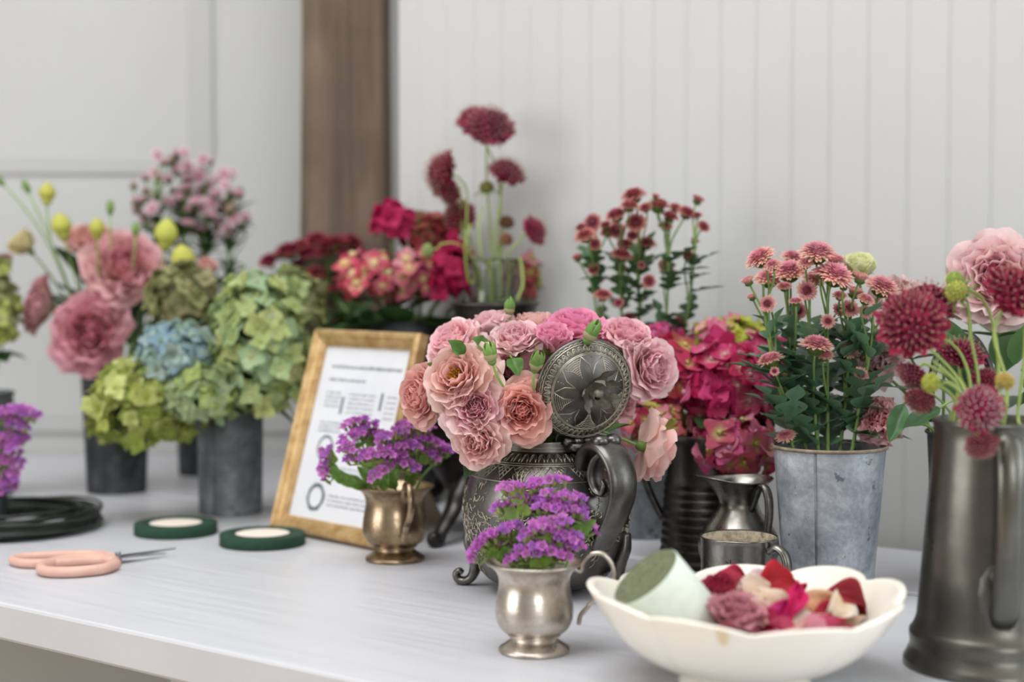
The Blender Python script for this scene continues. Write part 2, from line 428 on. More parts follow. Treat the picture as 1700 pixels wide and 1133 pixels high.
# ------------------------------------------------------------------ vessels
def wall_prof(outer, th=.0012, floor=.004):           # outer (r,z) from the foot up; adds the inside
    inn = [(max(r - th, .0005), max(z, floor)) for r, z in outer[::-1] if z > floor]
    rim = outer[-1]
    return [(.0006, outer[0][1])] + list(outer) + [(rim[0] - th * .5, rim[1] + th * .6)] + inn + [(.0006, floor)]
def smooth_prof(pts, n=6):
    q = cat_rom([(r, z, 0) for r, z in pts], n); return [(a, b) for a, b, _ in q]
def T4(loc, R=None):
    m = np.eye(4); m[:3, 3] = loc
    if R is not None: m[:3, :3] = R
    return m
def rz(a): c, s = math.cos(a), math.sin(a); return np.array([[c, -s, 0], [s, c, 0], [0, 0, 1]])
VES = {}
def bucket(name, label, cat, uv, rt_, rb, h, mat, key, seam=None, rust=False, loc=None):
    c = PT(*uv) if loc is None else np.array(loc); root = thing(name, label, cat, c)
    out = [(rb - .001, 0), (rb, .001), (rb, .004)] + [(rb + (rt_ - rb) * t, .004 + (h - .008) * t) for t in (.25, .5, .75, 1)]
    m = MB(); m.lathe(wall_prof(out), 56, T4(c)); body = m.build('body', M[mat], root)
    m = MB(); a = np.linspace(0, 2 * PI, 57); m.tube([c + V3((rt_ + .0006) * math.cos(q), (rt_ + .0006) * math.sin(q), h - .003) for q in a], .0017, 6)
    m.build('rim', M['rust' if rust else mat], root)
    if seam is not None:
        m = MB(); q = rz(seam); m.tube([c + q @ V3(rb + .0003 + (rt_ - rb) * t, 0, .004 + (h - .008) * t) for t in (0, .5, 1)], [.0011] * 3, 5); m.build('seam', M['galv_dark'], root)
    VES[key] = (c, rt_, h, .005)
    return root
bucket('flower_bucket', 'galvanised zinc bucket of pink button chrysanthemums behind the cream bowl', 'bucket', (1375, 984), .0512, .0405, .139, 'galv', 'mums', seam=-2.02, rust=True)
bucket('flower_bucket', 'grey zinc bucket of green hydrangea left of the gilt frame', 'bucket', (383, 851), .0405, .0385, .128, 'galv_dark', 'hyd', seam=-1.9)
bucket('flower_bucket', 'charcoal zinc bucket of pink lisianthus at the far left', 'bucket', (194, 816), .046, .0395, .172, 'slate', 'lis')
bucket('flower_bucket', 'dull zinc bucket behind the ornate teapot, holding tall dusky chrysanthemums', 'bucket', (1066, 888), .041, .037, .135, 'galv_dark', 'backmums')
bucket('flower_bucket', 'zinc bucket of dark pink chrysanthemums hidden behind the gilt frame', 'bucket', (528, 806), .042, .037, .13, 'galv_dark', 'darkmums', loc=DN(-1.348, 1.500))
bucket('flower_bucket', 'zinc bucket of pale waxflower behind the green hydrangea', 'bucket', (0, 0), .040, .036, .13, 'slate', 'wax', loc=(-.455, 2.30, TZ))
bucket('flower_bucket', 'zinc bucket cut off by the left edge, holding green hydrangea', 'bucket', (0, 0), .040, .037, .14, 'galv_dark', 'edge', loc=(-.705, 2.08, TZ))
bucket('flower_pot', 'black pot of magenta hydrangea behind the gilt frame', 'pot', (0, 0), .060, .050, .236, 'slate', 'magleft', loc=(-.143, 2.015, TZ))
bucket('vase', 'small black vase of purple statice standing inside the wire coil', 'vase', (-22, 868), .024, .022, .055, 'slate', 'stat_edge')

def handle_tube(root, pts, r, mat, ell=1.0, side=None, n=10, name='handle', k=8):
    m = MB(); p = cat_rom(pts, k)
    rr = np.interp(np.linspace(0, 1, len(p)), np.linspace(0, 1, len(r)), r) if not np.isscalar(r) else r
    m.tube(p, rr, n, ell=ell, side=side); return m.build(name, M[mat], root)

# baby cups of statice
def baby_cup(label, c, k, hang, mat, key):
    root = thing('silver_cup', label, 'cup', c)
    pr = [(.0275, 0), (.0285, .0015), (.0278, .0035), (.0235, .0065), (.0195, .0095), (.0185, .0125), (.0205, .0142), (.0265, .0185), (.0303, .0255), (.0312, .033), (.0300, .043), (.0284, .052), (.0285, .059), (.0312, .065), (.0372, .0708)]
    pr = [(a * k, b * k) for a, b in pr]
    m = MB(); m.lathe(wall_prof(smooth_prof(pr, 4), .001, .016 * k), 64, T4(c)); m.build('body', M[mat], root)
    m = MB(); a = np.linspace(0, 2 * PI, 65); m.tube([c + k * V3(.0371 * math.cos(q), .0371 * math.sin(q), .0710) for q in a], .0011, 8)
    m.build('rim', M[mat], root); m = MB(); m.tube([c + k * V3(.0205 * math.cos(q), .0205 * math.sin(q), .0139) for q in a], .0009, 6); m.build('foot_ring', M[mat], root)
    R = rz(hang)
    pts = [(.031, .0675), (.037, .0655), (.0385, .072), (.045, .079), (.055, .079), (.0620, .070), (.0625, .058), (.055, .047), (.045, .040), (.0385, .034), (.0365, .026), (.0375, .020)]
    pts[-3:] = [(.042, .036), (.037, .030), (.0355, .023)]
    handle_tube(root, [c + k * (R @ V3(x, 0, z)) for x, z in pts], .0019 * k, mat, 1.7, side=R @ V3(0, 1, 0))
    VES[key] = (c, .033 * k, .0708 * k, .017 * k); return root
baby_cup('silver baby cup with thin loop handle, purple statice, in front of the ornate teapot', PT(887, 1082), .985, math.radians(-8), 'silver', 'cup1')
baby_cup('bronze-toned silver cup of purple statice in front of the gilt frame', PT(656, 930), 1.075, math.radians(-72), 'silver_dark', 'cup2')

# ornate teapot with its lid thrown open
tc = PT(907, 979); ha = math.atan2(-.819, .574); R0 = rz(ha)
def tp(x, y, z): return tc + R0 @ V3(x, y, z)
pot = thing('teapot', 'ornate engraved pewter teapot full of pink roses, its domed lid standing open', 'teapot', tc)
tprof = smooth_prof([(.034, .004), (.048, .008), (.060, .018), (.0705, .040), (.0775, .066), (.0775, .086), (.0715, .106), (.060, .122), (.0505, .1305), (.0462, .1335), (.0455, .137), (.0452, .1425)], 5)
m = MB(); m.lathe(wall_prof(tprof, .0016, .010), 80, T4(tc, R0)); body = m.build('body', M['pewter'], pot)
rr_ = np.array(tprof)
def TR(z): return float(np.interp(z, rr_[:, 1], rr_[:, 0]))
def on_body(a, z, e=.0003): q = TR(z) + e; return tp(q * math.cos(a), q * math.sin(a), z)
eng = MB(); rl = .00055
for z in (.1375, .1345, .1245, .1228, .109): eng.tube([on_body(a, z) for a in np.linspace(0, 2 * PI, 97)], rl, 4)
for i in range(44):
    a = i * 2 * PI / 44; da = .052
    eng.tube([on_body(a + da * math.cos(t) * (1 if t < PI else 1), .1285 + .0036 * math.sin(t)) for t in np.linspace(-.6, PI + .6, 9)], rl, 4)
    eng.tube([on_body(a - .05, .1258), on_body(a, .1315), on_body(a + .05, .1258)], rl * .8, 4)
for i in range(22):
    a = i * 2 * PI / 22; h = 2 * PI / 22
    eng.tube([on_body(a, .1222), on_body(a + h / 2, .1105), on_body(a + h, .1222)], rl, 4)
    for q in (.25, .5, .75):
        eng.tube([on_body(a + h / 2 * q, .1222 - .0117 * q), on_body(a + h / 2 * q + .10, .1222)], rl * .7, 4)
        eng.tube([on_body(a + h - h / 2 * q, .1222 - .0117 * q), on_body(a + h - h / 2 * q - .10, .1222)], rl * .7, 4)
eng.build('engraved_band', M['relief'], body)
sh = MB()                                              # scallop shell under the band, flower sprays below
def shell(a0, z0, k):
    for i in range(9):
        q = math.radians(-80 + 20 * i)
        ex, ez = math.sin(q), math.cos(q)
        pts = []
        for t in np.linspace(0, 2 * PI, 13):
            l = .5 + .5 * math.cos(t); wd = .15 * math.sin(t) * (.3 + .7 * l)
            X = (ex * l + ez * wd) * k; Z = (ez * l - ex * wd) * k
            pts.append(on_body(a0 + X / .07, z0 + Z))
        sh.tube(pts, rl, 4)
    for s_ in (-1, 1): sh.tube([on_body(a0 + s_ * .003 * (1 - t) / .07 + s_ * .004 * math.sin(3 * t) / .07, z0 - .012 * t) for t in np.linspace(0, 1, 6)], rl, 4)
for q in range(4): shell(-.95 + q * PI / 2, .103, .0165)
rs = np.random.RandomState(7)
def spray(a0, z0, k, n):
    for i in range(n):
        a = a0 + rs.randn() * .22 * k; z = z0 + rs.randn() * .017 * k; t0 = rs.rand() * 6.28; L = .003 + .006 * rs.rand()
        cv = rs.randn() * 2
        sh.tube([on_body(a + L * t * math.cos(t0 + cv * t) / .075, z + L * t * math.sin(t0 + cv * t)) for t in np.linspace(0, 1, 6)], rl * (1.2 - .4 * rs.rand()), 4)
        if rs.rand() < .3: sh.ball(on_body(a, z), .0009, n=6)
for a_, z_ in ((-1.62, .078), (-1.75, .055), (-.9, .06), (-.15, .065), (.9, .07), (2.2, .07), (-2.6, .07)): spray(a_, z_, 1.0, 60)
sh.build('floral_engraving', M['relief'], body)
for q in (40, 130, 220, 310):                          # scrolled feet
    a = math.radians(q); e_ = V3(math.cos(a), math.sin(a), 0)
    pts = [(.0755, .056), (.0745, .042), (.0700, .029), (.0690, .018), (.0725, .0085), (.079, .0042), (.0855, .0050), (.0880, .0100), (.0850, .0135), (.0815, .0115)]
    handle_tube(pot, [tp(*(e_ * x + V3(0, 0, z))) for x, z in pts], [.0045, .006, .0065, .0055, .0045, .0042, .004, .0036, .003, .0024], 'pewter', 1.5, side=R0 @ V3(-e_[1], e_[0], 0), name='foot')
pts = [(.058, .118), (.066, .134), (.080, .1425), (.097, .139), (.110, .124), (.113, .103), (.104, .082), (.093, .066), (.083, .05)]
handle_tube(pot, [tp(x, 0, z) for x, z in pts], [.005, .0060, .0066, .0066, .0062, .0058, .0054, .005, .0045], 'pewter', 2.5, side=R0 @ V3(0, 1, 0), n=14)
pts = [(.087, .137), (.078, .129), (.074, .116), (.078, .104), (.086, .10), (.090, .107), (.086, .112)]
handle_tube(pot, [tp(x, 0, z) for x, z in pts], [.003, .004, .0045, .004, .0032, .0026, .002], 'pewter', 2.2, side=R0 @ V3(0, 1, 0), n=12, name='handle_scroll')
m = MB()
for s_ in (-1, 1): m.ball(tp(.090, s_ * .0068, .1475), .0082, n=16, sz=.75)
m.build('thumb_piece', M['pewter'], pot)
m = MB()
for y in (-.011, 0, .011): m.tube([tp(.0475, y - .0045, .1435), tp(.0475, y + .0045, .1435)], .0038, 12)
m.box((0, 0, 0), (.014, .026, .006), M=T4(tp(.053, 0, .139), R0)); m.build('hinge', M['pewter'], pot)
beta = math.radians(101); hx, hz = .0485, .1455; rl_ = .0468
cl = V3(hx - math.cos(beta) * rl_, 0, hz + math.sin(beta) * rl_); nl = V3(math.sin(beta), 0, math.cos(beta))
RL = rz(math.radians(-13)) @ R0 @ np.stack([np.cross(V3(0, 1, 0), nl), V3(0, 1, 0), nl], axis=1)
ML = T4(tc + R0 @ cl, RL)
lp = smooth_prof([(.0468, -.002), (.0468, .0005), (.0445, .0025), (.039, .0065), (.030, .0112), (.020, .0145), (.010, .0163), (.0006, .0168)], 4)
inner = [(max(r - .0012, .0006), z - .0014) for r, z in lp[::-1]]
m = MB(); m.lathe(inner + lp, 80, ML); lid = m.build('lid', M['pewter'], pot)
lq = np.array(lp[::-1])
def on_lid(r, a): return xf(V3(r * math.cos(a), r * math.sin(a), float(np.interp(r, lq[:, 0], lq[:, 1])) + .0002), ML)
m = MB()
for r in (.0445, .043, .0355, .0345): m.tube([on_lid(r + (.00035 * math.sin(50 * a) if r in (.0445,) else 0), a) for a in np.linspace(0, 2 * PI, 201)], rl, 4)
for i in range(46):
    a = i * 2 * PI / 46; w_ = .055
    m.tube([on_lid(.0365 + .0052 * math.sin(t), a + w_ * math.cos(t)) for t in np.linspace(.0, PI, 8)], rl, 4)
    m.tube([on_lid(.0372 + .0030 * math.sin(t), a + w_ * .45 * math.cos(t)) for t in np.linspace(.0, PI, 6)], rl * .8, 4)
for i in range(10):
    a = i * 2 * PI / 10; h = PI / 10
    m.tube([on_lid(.034, a - h), on_lid(.026, a - h * .35), on_lid(.017, a), on_lid(.026, a + h * .35), on_lid(.034, a + h)], rl, 4)
    if i % 2 == 0:
        for r in np.arange(.0205, .034, .0017):
            ww = h * (r - .017) / .017
            k = 9; m.tube([on_lid(r + .0006 * (j % 2), a + ww * (2 * j / (k - 1) - 1)) for j in range(k)], rl * .75, 4)
    else:
        m.ball(on_lid(.0325, a), .0009, n=6); m.ball(on_lid(.030, a), .0006, n=6); m.ball(on_lid(.028, a), .0005, n=6)
m.build('lid_engraving', M['relief'], lid)
m = MB()                                               # cast leaf finial
def cast_leaf(ang, L, W_, up, z0=.0165):
    ns, nt = 9, 7; P = np.zeros((ns, nt, 3))
    for i, s_ in enumerate(np.linspace(0, 1, ns)):
        wd = W_ * math.sin(PI * min(1, .12 + .88 * s_)) ** .8 * (.75 + .25 * math.cos(s_ * 18))
        for j, t in enumerate(np.linspace(-1, 1, nt)):
            P[i, j] = (L * s_ * math.cos(up * s_), wd * t, z0 + L * s_ * math.sin(up * s_ + .15) + .0022 * abs(t) * math.sin(PI * s_))
    P = P @ rz(ang).T; m.grid(xf(P, ML)); P2 = P.copy(); P2[..., 2] -= .0012; m.grid(xf(P2, ML), flip=True)
for a_, L_, u_ in ((2.4, .037, 1.0), (3.3, .034, 1.1), (2.9, .040, .75), (.9, .022, .9), (-.7, .024, .8), (1.5, .028, .8), (-1.9, .025, .8)): cast_leaf(a_, L_, .0062, u_)
m.ball(xf(V3(-.004, .0, .030), ML), .0042, n=12, sz=1.4, axis=RL @ V3(-.3, 0, 1)); m.lathe([(.0055, .0155), (.004, .019), (.003, .024), (.003, .029)], 12, ML)
m.build('leaf_finial', M['finial'], lid)
VES['tea'] = (tc, .043, .1425, .012)

# blackened footed urn behind the teapot
uc = PD(822, 600, 1.79); uc[2] = TZ
urn = thing('urn', 'blackened round-bellied metal urn on curled feet behind the ornate teapot', 'urn', uc)
up = smooth_prof([(.012, .019), (.030, .024), (.056, .048), (.078, .085), (.086, .12), (.078, .155), (.060, .185), (.0465, .205), (.043, .228), (.0465, .252), (.049, .2605)], 5)
m = MB(); m.lathe(wall_prof(up, .002, .028), 64, T4(uc)); m.build('body', M['pewter_dark'], urn)
for du, dv in ((-.105, .085), (-.060, -.105), (.075, -.085), (.085, .08)):
    e_ = unit(V3(du, dv, 0)); q = math.hypot(du, dv)
    pts = [(.066, .07), (.082, .052), (.092, .036), (q - .006, .016), (q, .006), (q + .010, .005), (q + .012, .012), (q + .006, .014)]
    handle_tube(urn, [uc + e_ * x + V3(0, 0, z) for x, z in pts], [.006, .0075, .007, .0055, .005, .005, .0045, .003], 'pewter_dark', 1.5, side=V3(-e_[1], e_[0], 0), name='foot')
m = MB(); m.lathe([(.0505, .2595), (.051, .2615), (.049, .2625), (.0475, .261)], 64, T4(uc)); m.build('rim', M['pewter_dark'], urn)

# clear glass vase
gc = V3(-.0225, 1.965, TZ)
gl = thing('glass_vase', 'tall clear glass vase of burgundy scabiosa rising behind the roses', 'vase', gc)
gp = [(.030, 0), (.036, .002), (.038, .008), (.038, .12), (.0375, .22), (.035, .25), (.0345, .275), (.0375, .305), (.0385, .312)]
m = MB(); m.lathe([(.0006, 0)] + gp + [(.0378, .3132)] + [(r - .0028, max(z, .008)) for r, z in gp[::-1] if z > .003] + [(.0006, .008)], 56, T4(gc)); gbody = m.build('body', M['glass'], gl)
m = MB(); m.lathe([(.0006, .0085), (.0350, .0085), (.0350, .12), (.0346, .20), (.0006, .20)], 48, T4(gc)); m.build('water', M['water'], gl)
VES['glass'] = (gc, .032, .30, .011)

# tall ribbed dark jug of pink hydrangea
jc = PT(1168, 936); jug = thing('jug', 'dark ribbed pewter jug of hot pink hydrangea behind the small cream jug', 'jug', jc)
jp = [(.046, 0), (.047, .002), (.0465, .006), (.0435, .008)]
for i in range(9): z = .010 + i * .0085; jp += [(.0435 - .0005 * i, z), (.0446 - .0005 * i, z + .003), (.0446 - .0005 * i, z + .005), (.0435 - .0005 * i, z + .008)]
jp += [(.038, .092), (.0375, .11), (.039, .125), (.041, .132)]
m = MB(); m.lathe(wall_prof(jp, .0012, .005), 60, T4(jc)); m.build('body', M['pewter_dark'], jug)
e_ = unit(V3(-.92, .2, 0))
handle_tube(jug, [jc + e_ * x + V3(0, 0, z) for x, z in ((.036, .115), (.052, .122), (.064, .108), (.060, .085), (.050, .060), (.042, .045))], .0042, 'pewter_dark', 1.5, side=V3(-e_[1], e_[0], 0))
VES['jug'] = (jc, .037, .132, .007)

# little cream jug and small tankard behind the bowl
cc = PT(1226, 972); cj = thing('cream_jug', 'small shiny pewter cream jug with wide lip behind the little tankard', 'jug', cc)
cp = smooth_prof([(.024, 0), (.0265, .002), (.025, .006), (.031, .014), (.0375, .03), (.0375, .045), (.031, .058), (.0225, .069), (.0185, .077), (.020, .086), (.0285, .097), (.0325, .1005)], 4)
la = math.radians(205)
def lipmod(r, z, a, i):
    k = np.clip((z - .078) / .0225, 0, 1); f = np.clip(np.cos(a - la), 0, 1) ** 3
    b = np.clip(np.cos(a - la - PI), 0, 1) ** 2
    return r * (1 + .38 * k * f) - 0 * a, z + .006 * k * f + .002 * k * b
m = MB(); m.lathe(wall_prof(cp, .0011, .008), 64, T4(cc), mod=lipmod); m.build('body', M['pewter_light'], cj)
e_ = unit(V3(.45, -.85, 0))
handle_tube(cj, [cc + e_ * x + V3(0, 0, z) for x, z in ((.0185, .074), (.0225, .078), (.0265, .086), (.032, .096), (.040, .0975), (.0455, .088), (.0465, .072), (.043, .054), (.0385, .043))], [.0028, .0024, .0024, .003, .0034, .0034, .0032, .003, .003], 'pewter', 1.3, side=V3(-e_[1], e_[0], 0))
tk = PT(1226, 1012); tkr = thing('tankard', 'small squat pewter tankard with mottled inside behind the cream bowl', 'tankard', tk)
kp = [(.0345, 0), (.0352, .002), (.0350, .006), (.0335, .0075), (.0332, .03), (.0332, .060), (.0338, .0635), (.0342, .0645)]
m = MB(); m.lathe([(.0006, 0)] + kp + [(.0338, .0653), (.0325, .0645)], 64, T4(tk)); kb = m.build('body', M['pewter_light'], tkr)
m = MB(); m.lathe([(.0006, .004), (.0318, .004), (.0320, .03), (.0324, .0644)], 64, T4(tk)); m.build('lining', m_noise('mottled_lining', '6e6252', 'c4b59c', 160, .3, .6, .7), kb)
e_ = unit(V3(.72, -.70, 0))
handle_tube(tkr, [tk + e_ * x + V3(0, 0, z) for x, z in ((.032, .055), (.040, .059), (.048, .054), (.051, .043), (.0485, .030), (.042, .020), (.0335, .016))], .0034, 'pewter_light', 1.6, side=V3(-e_[1], e_[0], 0))
m = MB(); a0 = math.atan2(-.93, -.25)
for i in range(22):
    a = a0 + rs.randn() * .16; z = .034 + rs.randn() * .006; t0 = rs.rand() * 6
    m.tube([tk + V3(.0335 * math.cos(a + .05 * t * math.cos(t0 + 2 * t)), .0335 * math.sin(a + .05 * t * math.cos(t0 + 2 * t)), z + .005 * t * math.sin(t0 + 2 * t)) for t in np.linspace(0, 1, 6)], .0003, 4)
m.build('engraved_crest', M['pewter_dark'], kb)

# big pitcher at the right edge
pc_ = PT(1642, 1106); pit = thing('pitcher', 'large plain dark pewter pitcher with shell-mounted handle at the right edge', 'pitcher', pc_)
pp = smooth_prof([(.0625, 0), (.0635, .002), (.063, .006)], 2)
pp += [(.0615, .0075), (.0605, .011), (.0588, .0135), (.0583, .018), (.0590, .0225), (.0588, .0265), (.0570, .0285), (.0558, .031), (.0545, .034), (.0535, .038)]
pp += [(.0535 - .0115 * t, .038 + .140 * t) for t in (.2, .4, .6, .8, .95, 1)] + [(.0425, .1805), (.0432, .1835), (.0432, .186)]
m = MB(); m.lathe(wall_prof(pp, .0013, .006), 72, T4(pc_)); m.build('body', M['pewter_green'], pit)
e_ = unit(V3(-.12, -.99, 0)); sd = V3(-e_[1], e_[0], 0)
handle_tube(pit, [pc_ + e_ * x + V3(0, 0, z) for x, z in ((.041, .170), (.052, .178), (.064, .176), (.0715, .162), (.074, .14), (.0725, .112), (.068, .085), (.0635, .066), (.058, .052), (.0515, .0425))], [.0045, .005, .0056, .0058, .0058, .0056, .0058, .0064, .0066, .005], 'pewter_green', 1.7, side=sd, n=14)
m = MB(); Rm = np.stack([sd, np.cross(e_, sd) * 1.0, e_], axis=1)
P = np.zeros((8, 40, 3)); a = np.linspace(0, 2 * PI, 40, endpoint=False)
for i, q in enumerate(np.linspace(0.02, 1, 8)):
    lob = 1 + .035 * np.cos(a * 14) * q
    X = .0185 * q * np.cos(a) * lob; Z = .0275 * q * np.sin(a) * lob * np.where(np.sin(a) < 0, 1.05, .95)
    zz_ = .064 + Z; rad = np.interp(zz_, [.038, .178], [.0535, .042])
    dep = np.sqrt(np.maximum(rad ** 2 - X ** 2, 0)) + .0028 * (1 - q ** 4) - .0008
    P[i] = pc_ + sd * X[:, None] + e_ * dep[:, None] + V3(0, 0, 1) * zz_[:, None]
m.grid(P, wrap=True)
for i in range(-3, 4):
    X = i * .0045; m.tube([pc_ + sd * X * (1 - .5 * t) + e_ * (.0545 - .0015 * t + .001 - abs(i) * .00035) + V3(0, 0, .064 + .020 * (1 - t) * (1 - .04 * i * i)) for t in (0, .5, 1)], .0013, 6)
m.build('shell_mount', M['pewter_green'], pit)
VES['pitch'] = (pc_, .040, .184, .008)

# dark watering can behind the pitcher
wc = PD(1655, 700, 1.455); wc[2] = TZ
bk = bucket('watering_can', 'dark metal watering can with hoop handle half hidden behind the large pitcher', 'can', (0, 0), .063, .055, .150, 'slate', 'can', loc=wc)
handle_tube(bk, [PD(u, v, d) for u, v, d in ((1548, 700, 1.437), (1545, 640, 1.437), (1562, 580, 1.44), (1590, 553, 1.445), (1622, 568, 1.45), (1645, 620, 1.455), (1652, 700, 1.46), (1650, 735, 1.46))], .0036, 'pewter', 1.8, side=V3(0, 1, 0), name='hoop_handle')

# ------------------------------------------------------------------ cream scalloped bowl
bc = PT(1236, 1134); bowl = thing('bowl', 'cream scalloped footed bowl of loose petals at the front edge', 'bowl', bc)
nb = 9
def bowl_mod(r, z, a, i):
    k = np.clip((z - .010) / .055, 0, 1)
    s_ = np.abs(np.sin(nb * (a + .28) / 2)) ** .55
    rib = (1 - np.abs(np.sin(nb * (a + .28) / 2))) ** 6
    return r * (1 + k * (.075 * (s_ - .75)) - .012 * rib * (k > .05)), z + k ** 2 * (.0075 * (s_ - .7) + .004 * np.cos(a * 2 - .5))
bo = [(.042, .010), (.050, .0115), (.066, .017), (.083, .0275), (.0975, .042), (.1075, .055), (.1135, .0645)]
bo = smooth_prof(bo, 5); bi = [(max(r - .0042, .001), z + .0026) for r, z in bo[::-1]]; bi[0] = (bo[-1][0] - .0034, bo[-1][1] + .0006)
pr = bo + [(bo[-1][0] - .0012, bo[-1][1] + .0014)] + bi + [(.0006, .0126)]
m = MB(); m.lathe(pr, 144, T4(bc), mod=bowl_mod); bb = m.build('body', M['cream'], bowl)
m = MB(); m.lathe([(.040, 0), (.047, 0), (.0475, .002), (.045, .005), (.0445, .0115), (.040, .0115)], 64, T4(bc)); m.build('foot', M['cream'], bowl)
th0 = math.radians(254); m = MB(); P = np.zeros((4, 5, 3))
for i, f_ in enumerate(np.linspace(0, 1, 4)):
    for j, g_ in enumerate(np.linspace(-1, 1, 5)):
        a = th0 + .035 * g_ * (1 - .3 * f_); r0, z0 = .1135 - .0085 * f_, .0645 - .0118 * f_
        rr, zz_ = bowl_mod(r0, z0, np.array([a]), 0); P[i, j] = bc + V3((rr[0] + .0009) * math.cos(a), (rr[0] + .0009) * math.sin(a), zz_[0] - .0002)
m.grid(P); m.build('chipped_patch', M['crackle'], bb)

# ------------------------------------------------------------------ gilt frame with the printed sheet
BL = PT(462, 879); fd = unit(V3(.69, -.72, 0)); bk_ = unit(V3(.72, .69, 0)); ti = math.radians(16.4)
fu = math.cos(ti) * V3(0, 0, 1) + math.sin(ti) * bk_; fn = np.cross(fd, fu)    # fn looks towards the viewer
if fn[1] > 0: fn = -fn
FW, FH, FB = .190, .237, .0185
fr = thing('picture_frame', 'gilt picture frame leaning back, holding a printed sheet, behind the bronze-toned cup', 'frame', BL)
def FP(x, y, z=0.0): return BL + fd * x + fu * y + fn * z
prof = [(0, 0), (0, .012), (.003, .0155), (.007, .0145), (.0095, .0125), (.0135, .0105), (.016, .0085), (FB, .006), (FB, 0)]
def side_strip(p0, p1, in0, in1):
    m = MB(); P = np.zeros((2, len(prof), 3))
    for j, (o, z) in enumerate(prof):
        P[0, j] = FP(*(np.array(p0) + np.array(in0) * o), z); P[1, j] = FP(*(np.array(p1) + np.array(in1) * o), z)
    m.grid(P); m.build('frame_side', M['gold'], fr, smooth=False)
side_strip((0, 0), (FW, 0), (1, 1), (-1, 1)); side_strip((FW, 0), (FW, FH), (-1, 1), (-1, -1))
side_strip((FW, FH), (0, FH), (-1, -1), (1, -1)); side_strip((0, FH), (0, 0), (1, -1), (1, 1))
def frect(m, x0, y0, x1, y1, z): m.raw([FP(x0, y0, z), FP(x1, y0, z), FP(x1, y1, z), FP(x0, y1, z)], [(0, 1, 2, 3)])
m = MB(); Mx = T4(FP(FW / 2, FH / 2, .0012), np.stack([fd, fu, fn], axis=1)); m.box((0, 0, 0), (FW - .004, FH - .004, .0022), M=Mx); m.build('backing_board', M['floor'], fr, smooth=False)
m = MB(); m.box((0, 0, 0), (FW - .03, FH - .03, .0006), M=T4(FP(FW / 2, FH / 2, .0030), np.stack([fd, fu, fn], axis=1))); sheet = m.build('printed_sheet', M['paper'], fr, smooth=False)
x0, x1, y0, y1 = FB, FW - FB, FB, FH - FB; W_, H_ = x1 - x0, y1 - y0; zt = .0036
m = MB(); rs = np.random.RandomState(3)
def words(xa, xb, y, h, amp=.9):                       # a line of small illegible words
    x = xa
    while x < xb:
        wl = rs.uniform(.02, .065); wl = min(wl, xb - x); q = x
        while q < x + wl:
            lw = rs.uniform(.004, .008); hh = h * rs.uniform(.55, 1.0); frect(m, x0 + q * W_, y0 + y * H_, x0 + (q + lw) * W_, y0 + (y + hh) * H_, zt); q += lw + .004
        x += wl + .014
words(.12, .93, .875, .022); words(.12, .55, .80, .018)
for i in range(4): words(.12, .30, .725 - i * .026, .012)
for i in range(5): words(.40, .70, .725 - i * .026, .010); words(.84, .95, .725 - i * .03, .010)
for i in range(3): words(.12, .38, .55 - i * .024, .011)
for i in range(4): words(.46, .90, .48 - i * .024, .010)
for i in range(3): words(.30, .92, .30 - i * .024, .010); words(.42, .9, .14 - i * .026, .011)
for cx, cy in ((.335, .66), (.78, .70)): frect(m, x0 + (cx - .014) * W_, y0 + (cy - .05) * H_, x0 + (cx + .014) * W_, y0 + (cy + .05) * H_, zt)
m.build('printed_text', M['ink'], sheet, smooth=False)
def ringp(cx, cy, r, wd, name):
    m = MB(); a = np.linspace(0, 2 * PI, 41); jr = np.random.RandomState(8).rand(41) * .12; P = np.zeros((2, 40, 3))
    for j in range(40):
        for i, q in enumerate((r * (1 + jr[j]), r - wd)): P[i, j] = FP(x0 + cx * W_ + q * math.cos(a[j]), y0 + cy * H_ + q * math.sin(a[j]), zt)
    m.grid(P, wrap=True); m.build(name, M['wreath'], sheet, smooth=False)
ringp(.27, .125, .0150, .0034, 'printed_wreath'); ringp(.25, .41, .0135, .002, 'printed_wreath')
m = MB(); sa = FP(FW / 2, FH * .75, -.001); sb = FP(FW / 2, 0, 0) + bk_ * .150; sb[2] = TZ + .001
P = np.array([[sa - fd * .02, sa + fd * .02], [sb - fd * .028, sb + fd * .028]]); m.grid(P); m.grid(P + bk_ * .002, flip=True); m.build('easel_strut', M['floor'], fr, smooth=False)

# ------------------------------------------------------------------ tape rolls, wire coil, scissors
def tape(label, uv, r):
    c = PT(*uv); root = thing('floral_tape', label, 'tape', c, )
    m = MB(); m.lathe([(r * .64, .0), (r - .0008, 0), (r, .0008), (r, .0120), (r - .0008, .0128), (r * .64, .0128), (r * .64, 0)], 64, T4(c)); m.build('tape_winding', M['tape'], root)
    m = MB(); m.lathe([(.0006, .0004), (r * .63, .0004), (r * .63, .0122), (r * .60, .0126), (.0006, .0124)], 48, T4(c)); m.build('paper_core', M['tape_core'], root)
tape('dark green floral tape roll with cream core, farther of the two, before the zinc bucket', (292, 886), .0468)
tape('dark green floral tape roll with cream core, nearer the gilt frame corner', (436, 904), .0466)
wcn = PT(5, 879); m = MB(); rs = np.random.RandomState(12)
turns = 17; t = np.linspace(0, 1, turns * 44)
a = t * turns * 2 * PI; lay = .006 + .017 * (.5 - .5 * np.cos(t * PI * 5)) * (.55 + .45 * np.sin(a * .37))
rad = .096 + .011 * np.sin(a * .213 + 1) + .004 * np.sin(a * .61)
pts = np.stack([wcn[0] + rad * np.cos(a) + .003 * np.sin(a * .11), wcn[1] + rad * np.sin(a), wcn[2] + .0018 + lay + .0025 * np.sin(a + t * 9)], axis=1)
pts[:, 2] = np.maximum(pts[:, 2], TZ + .0018)
m.tube(pts, .0017, 6)
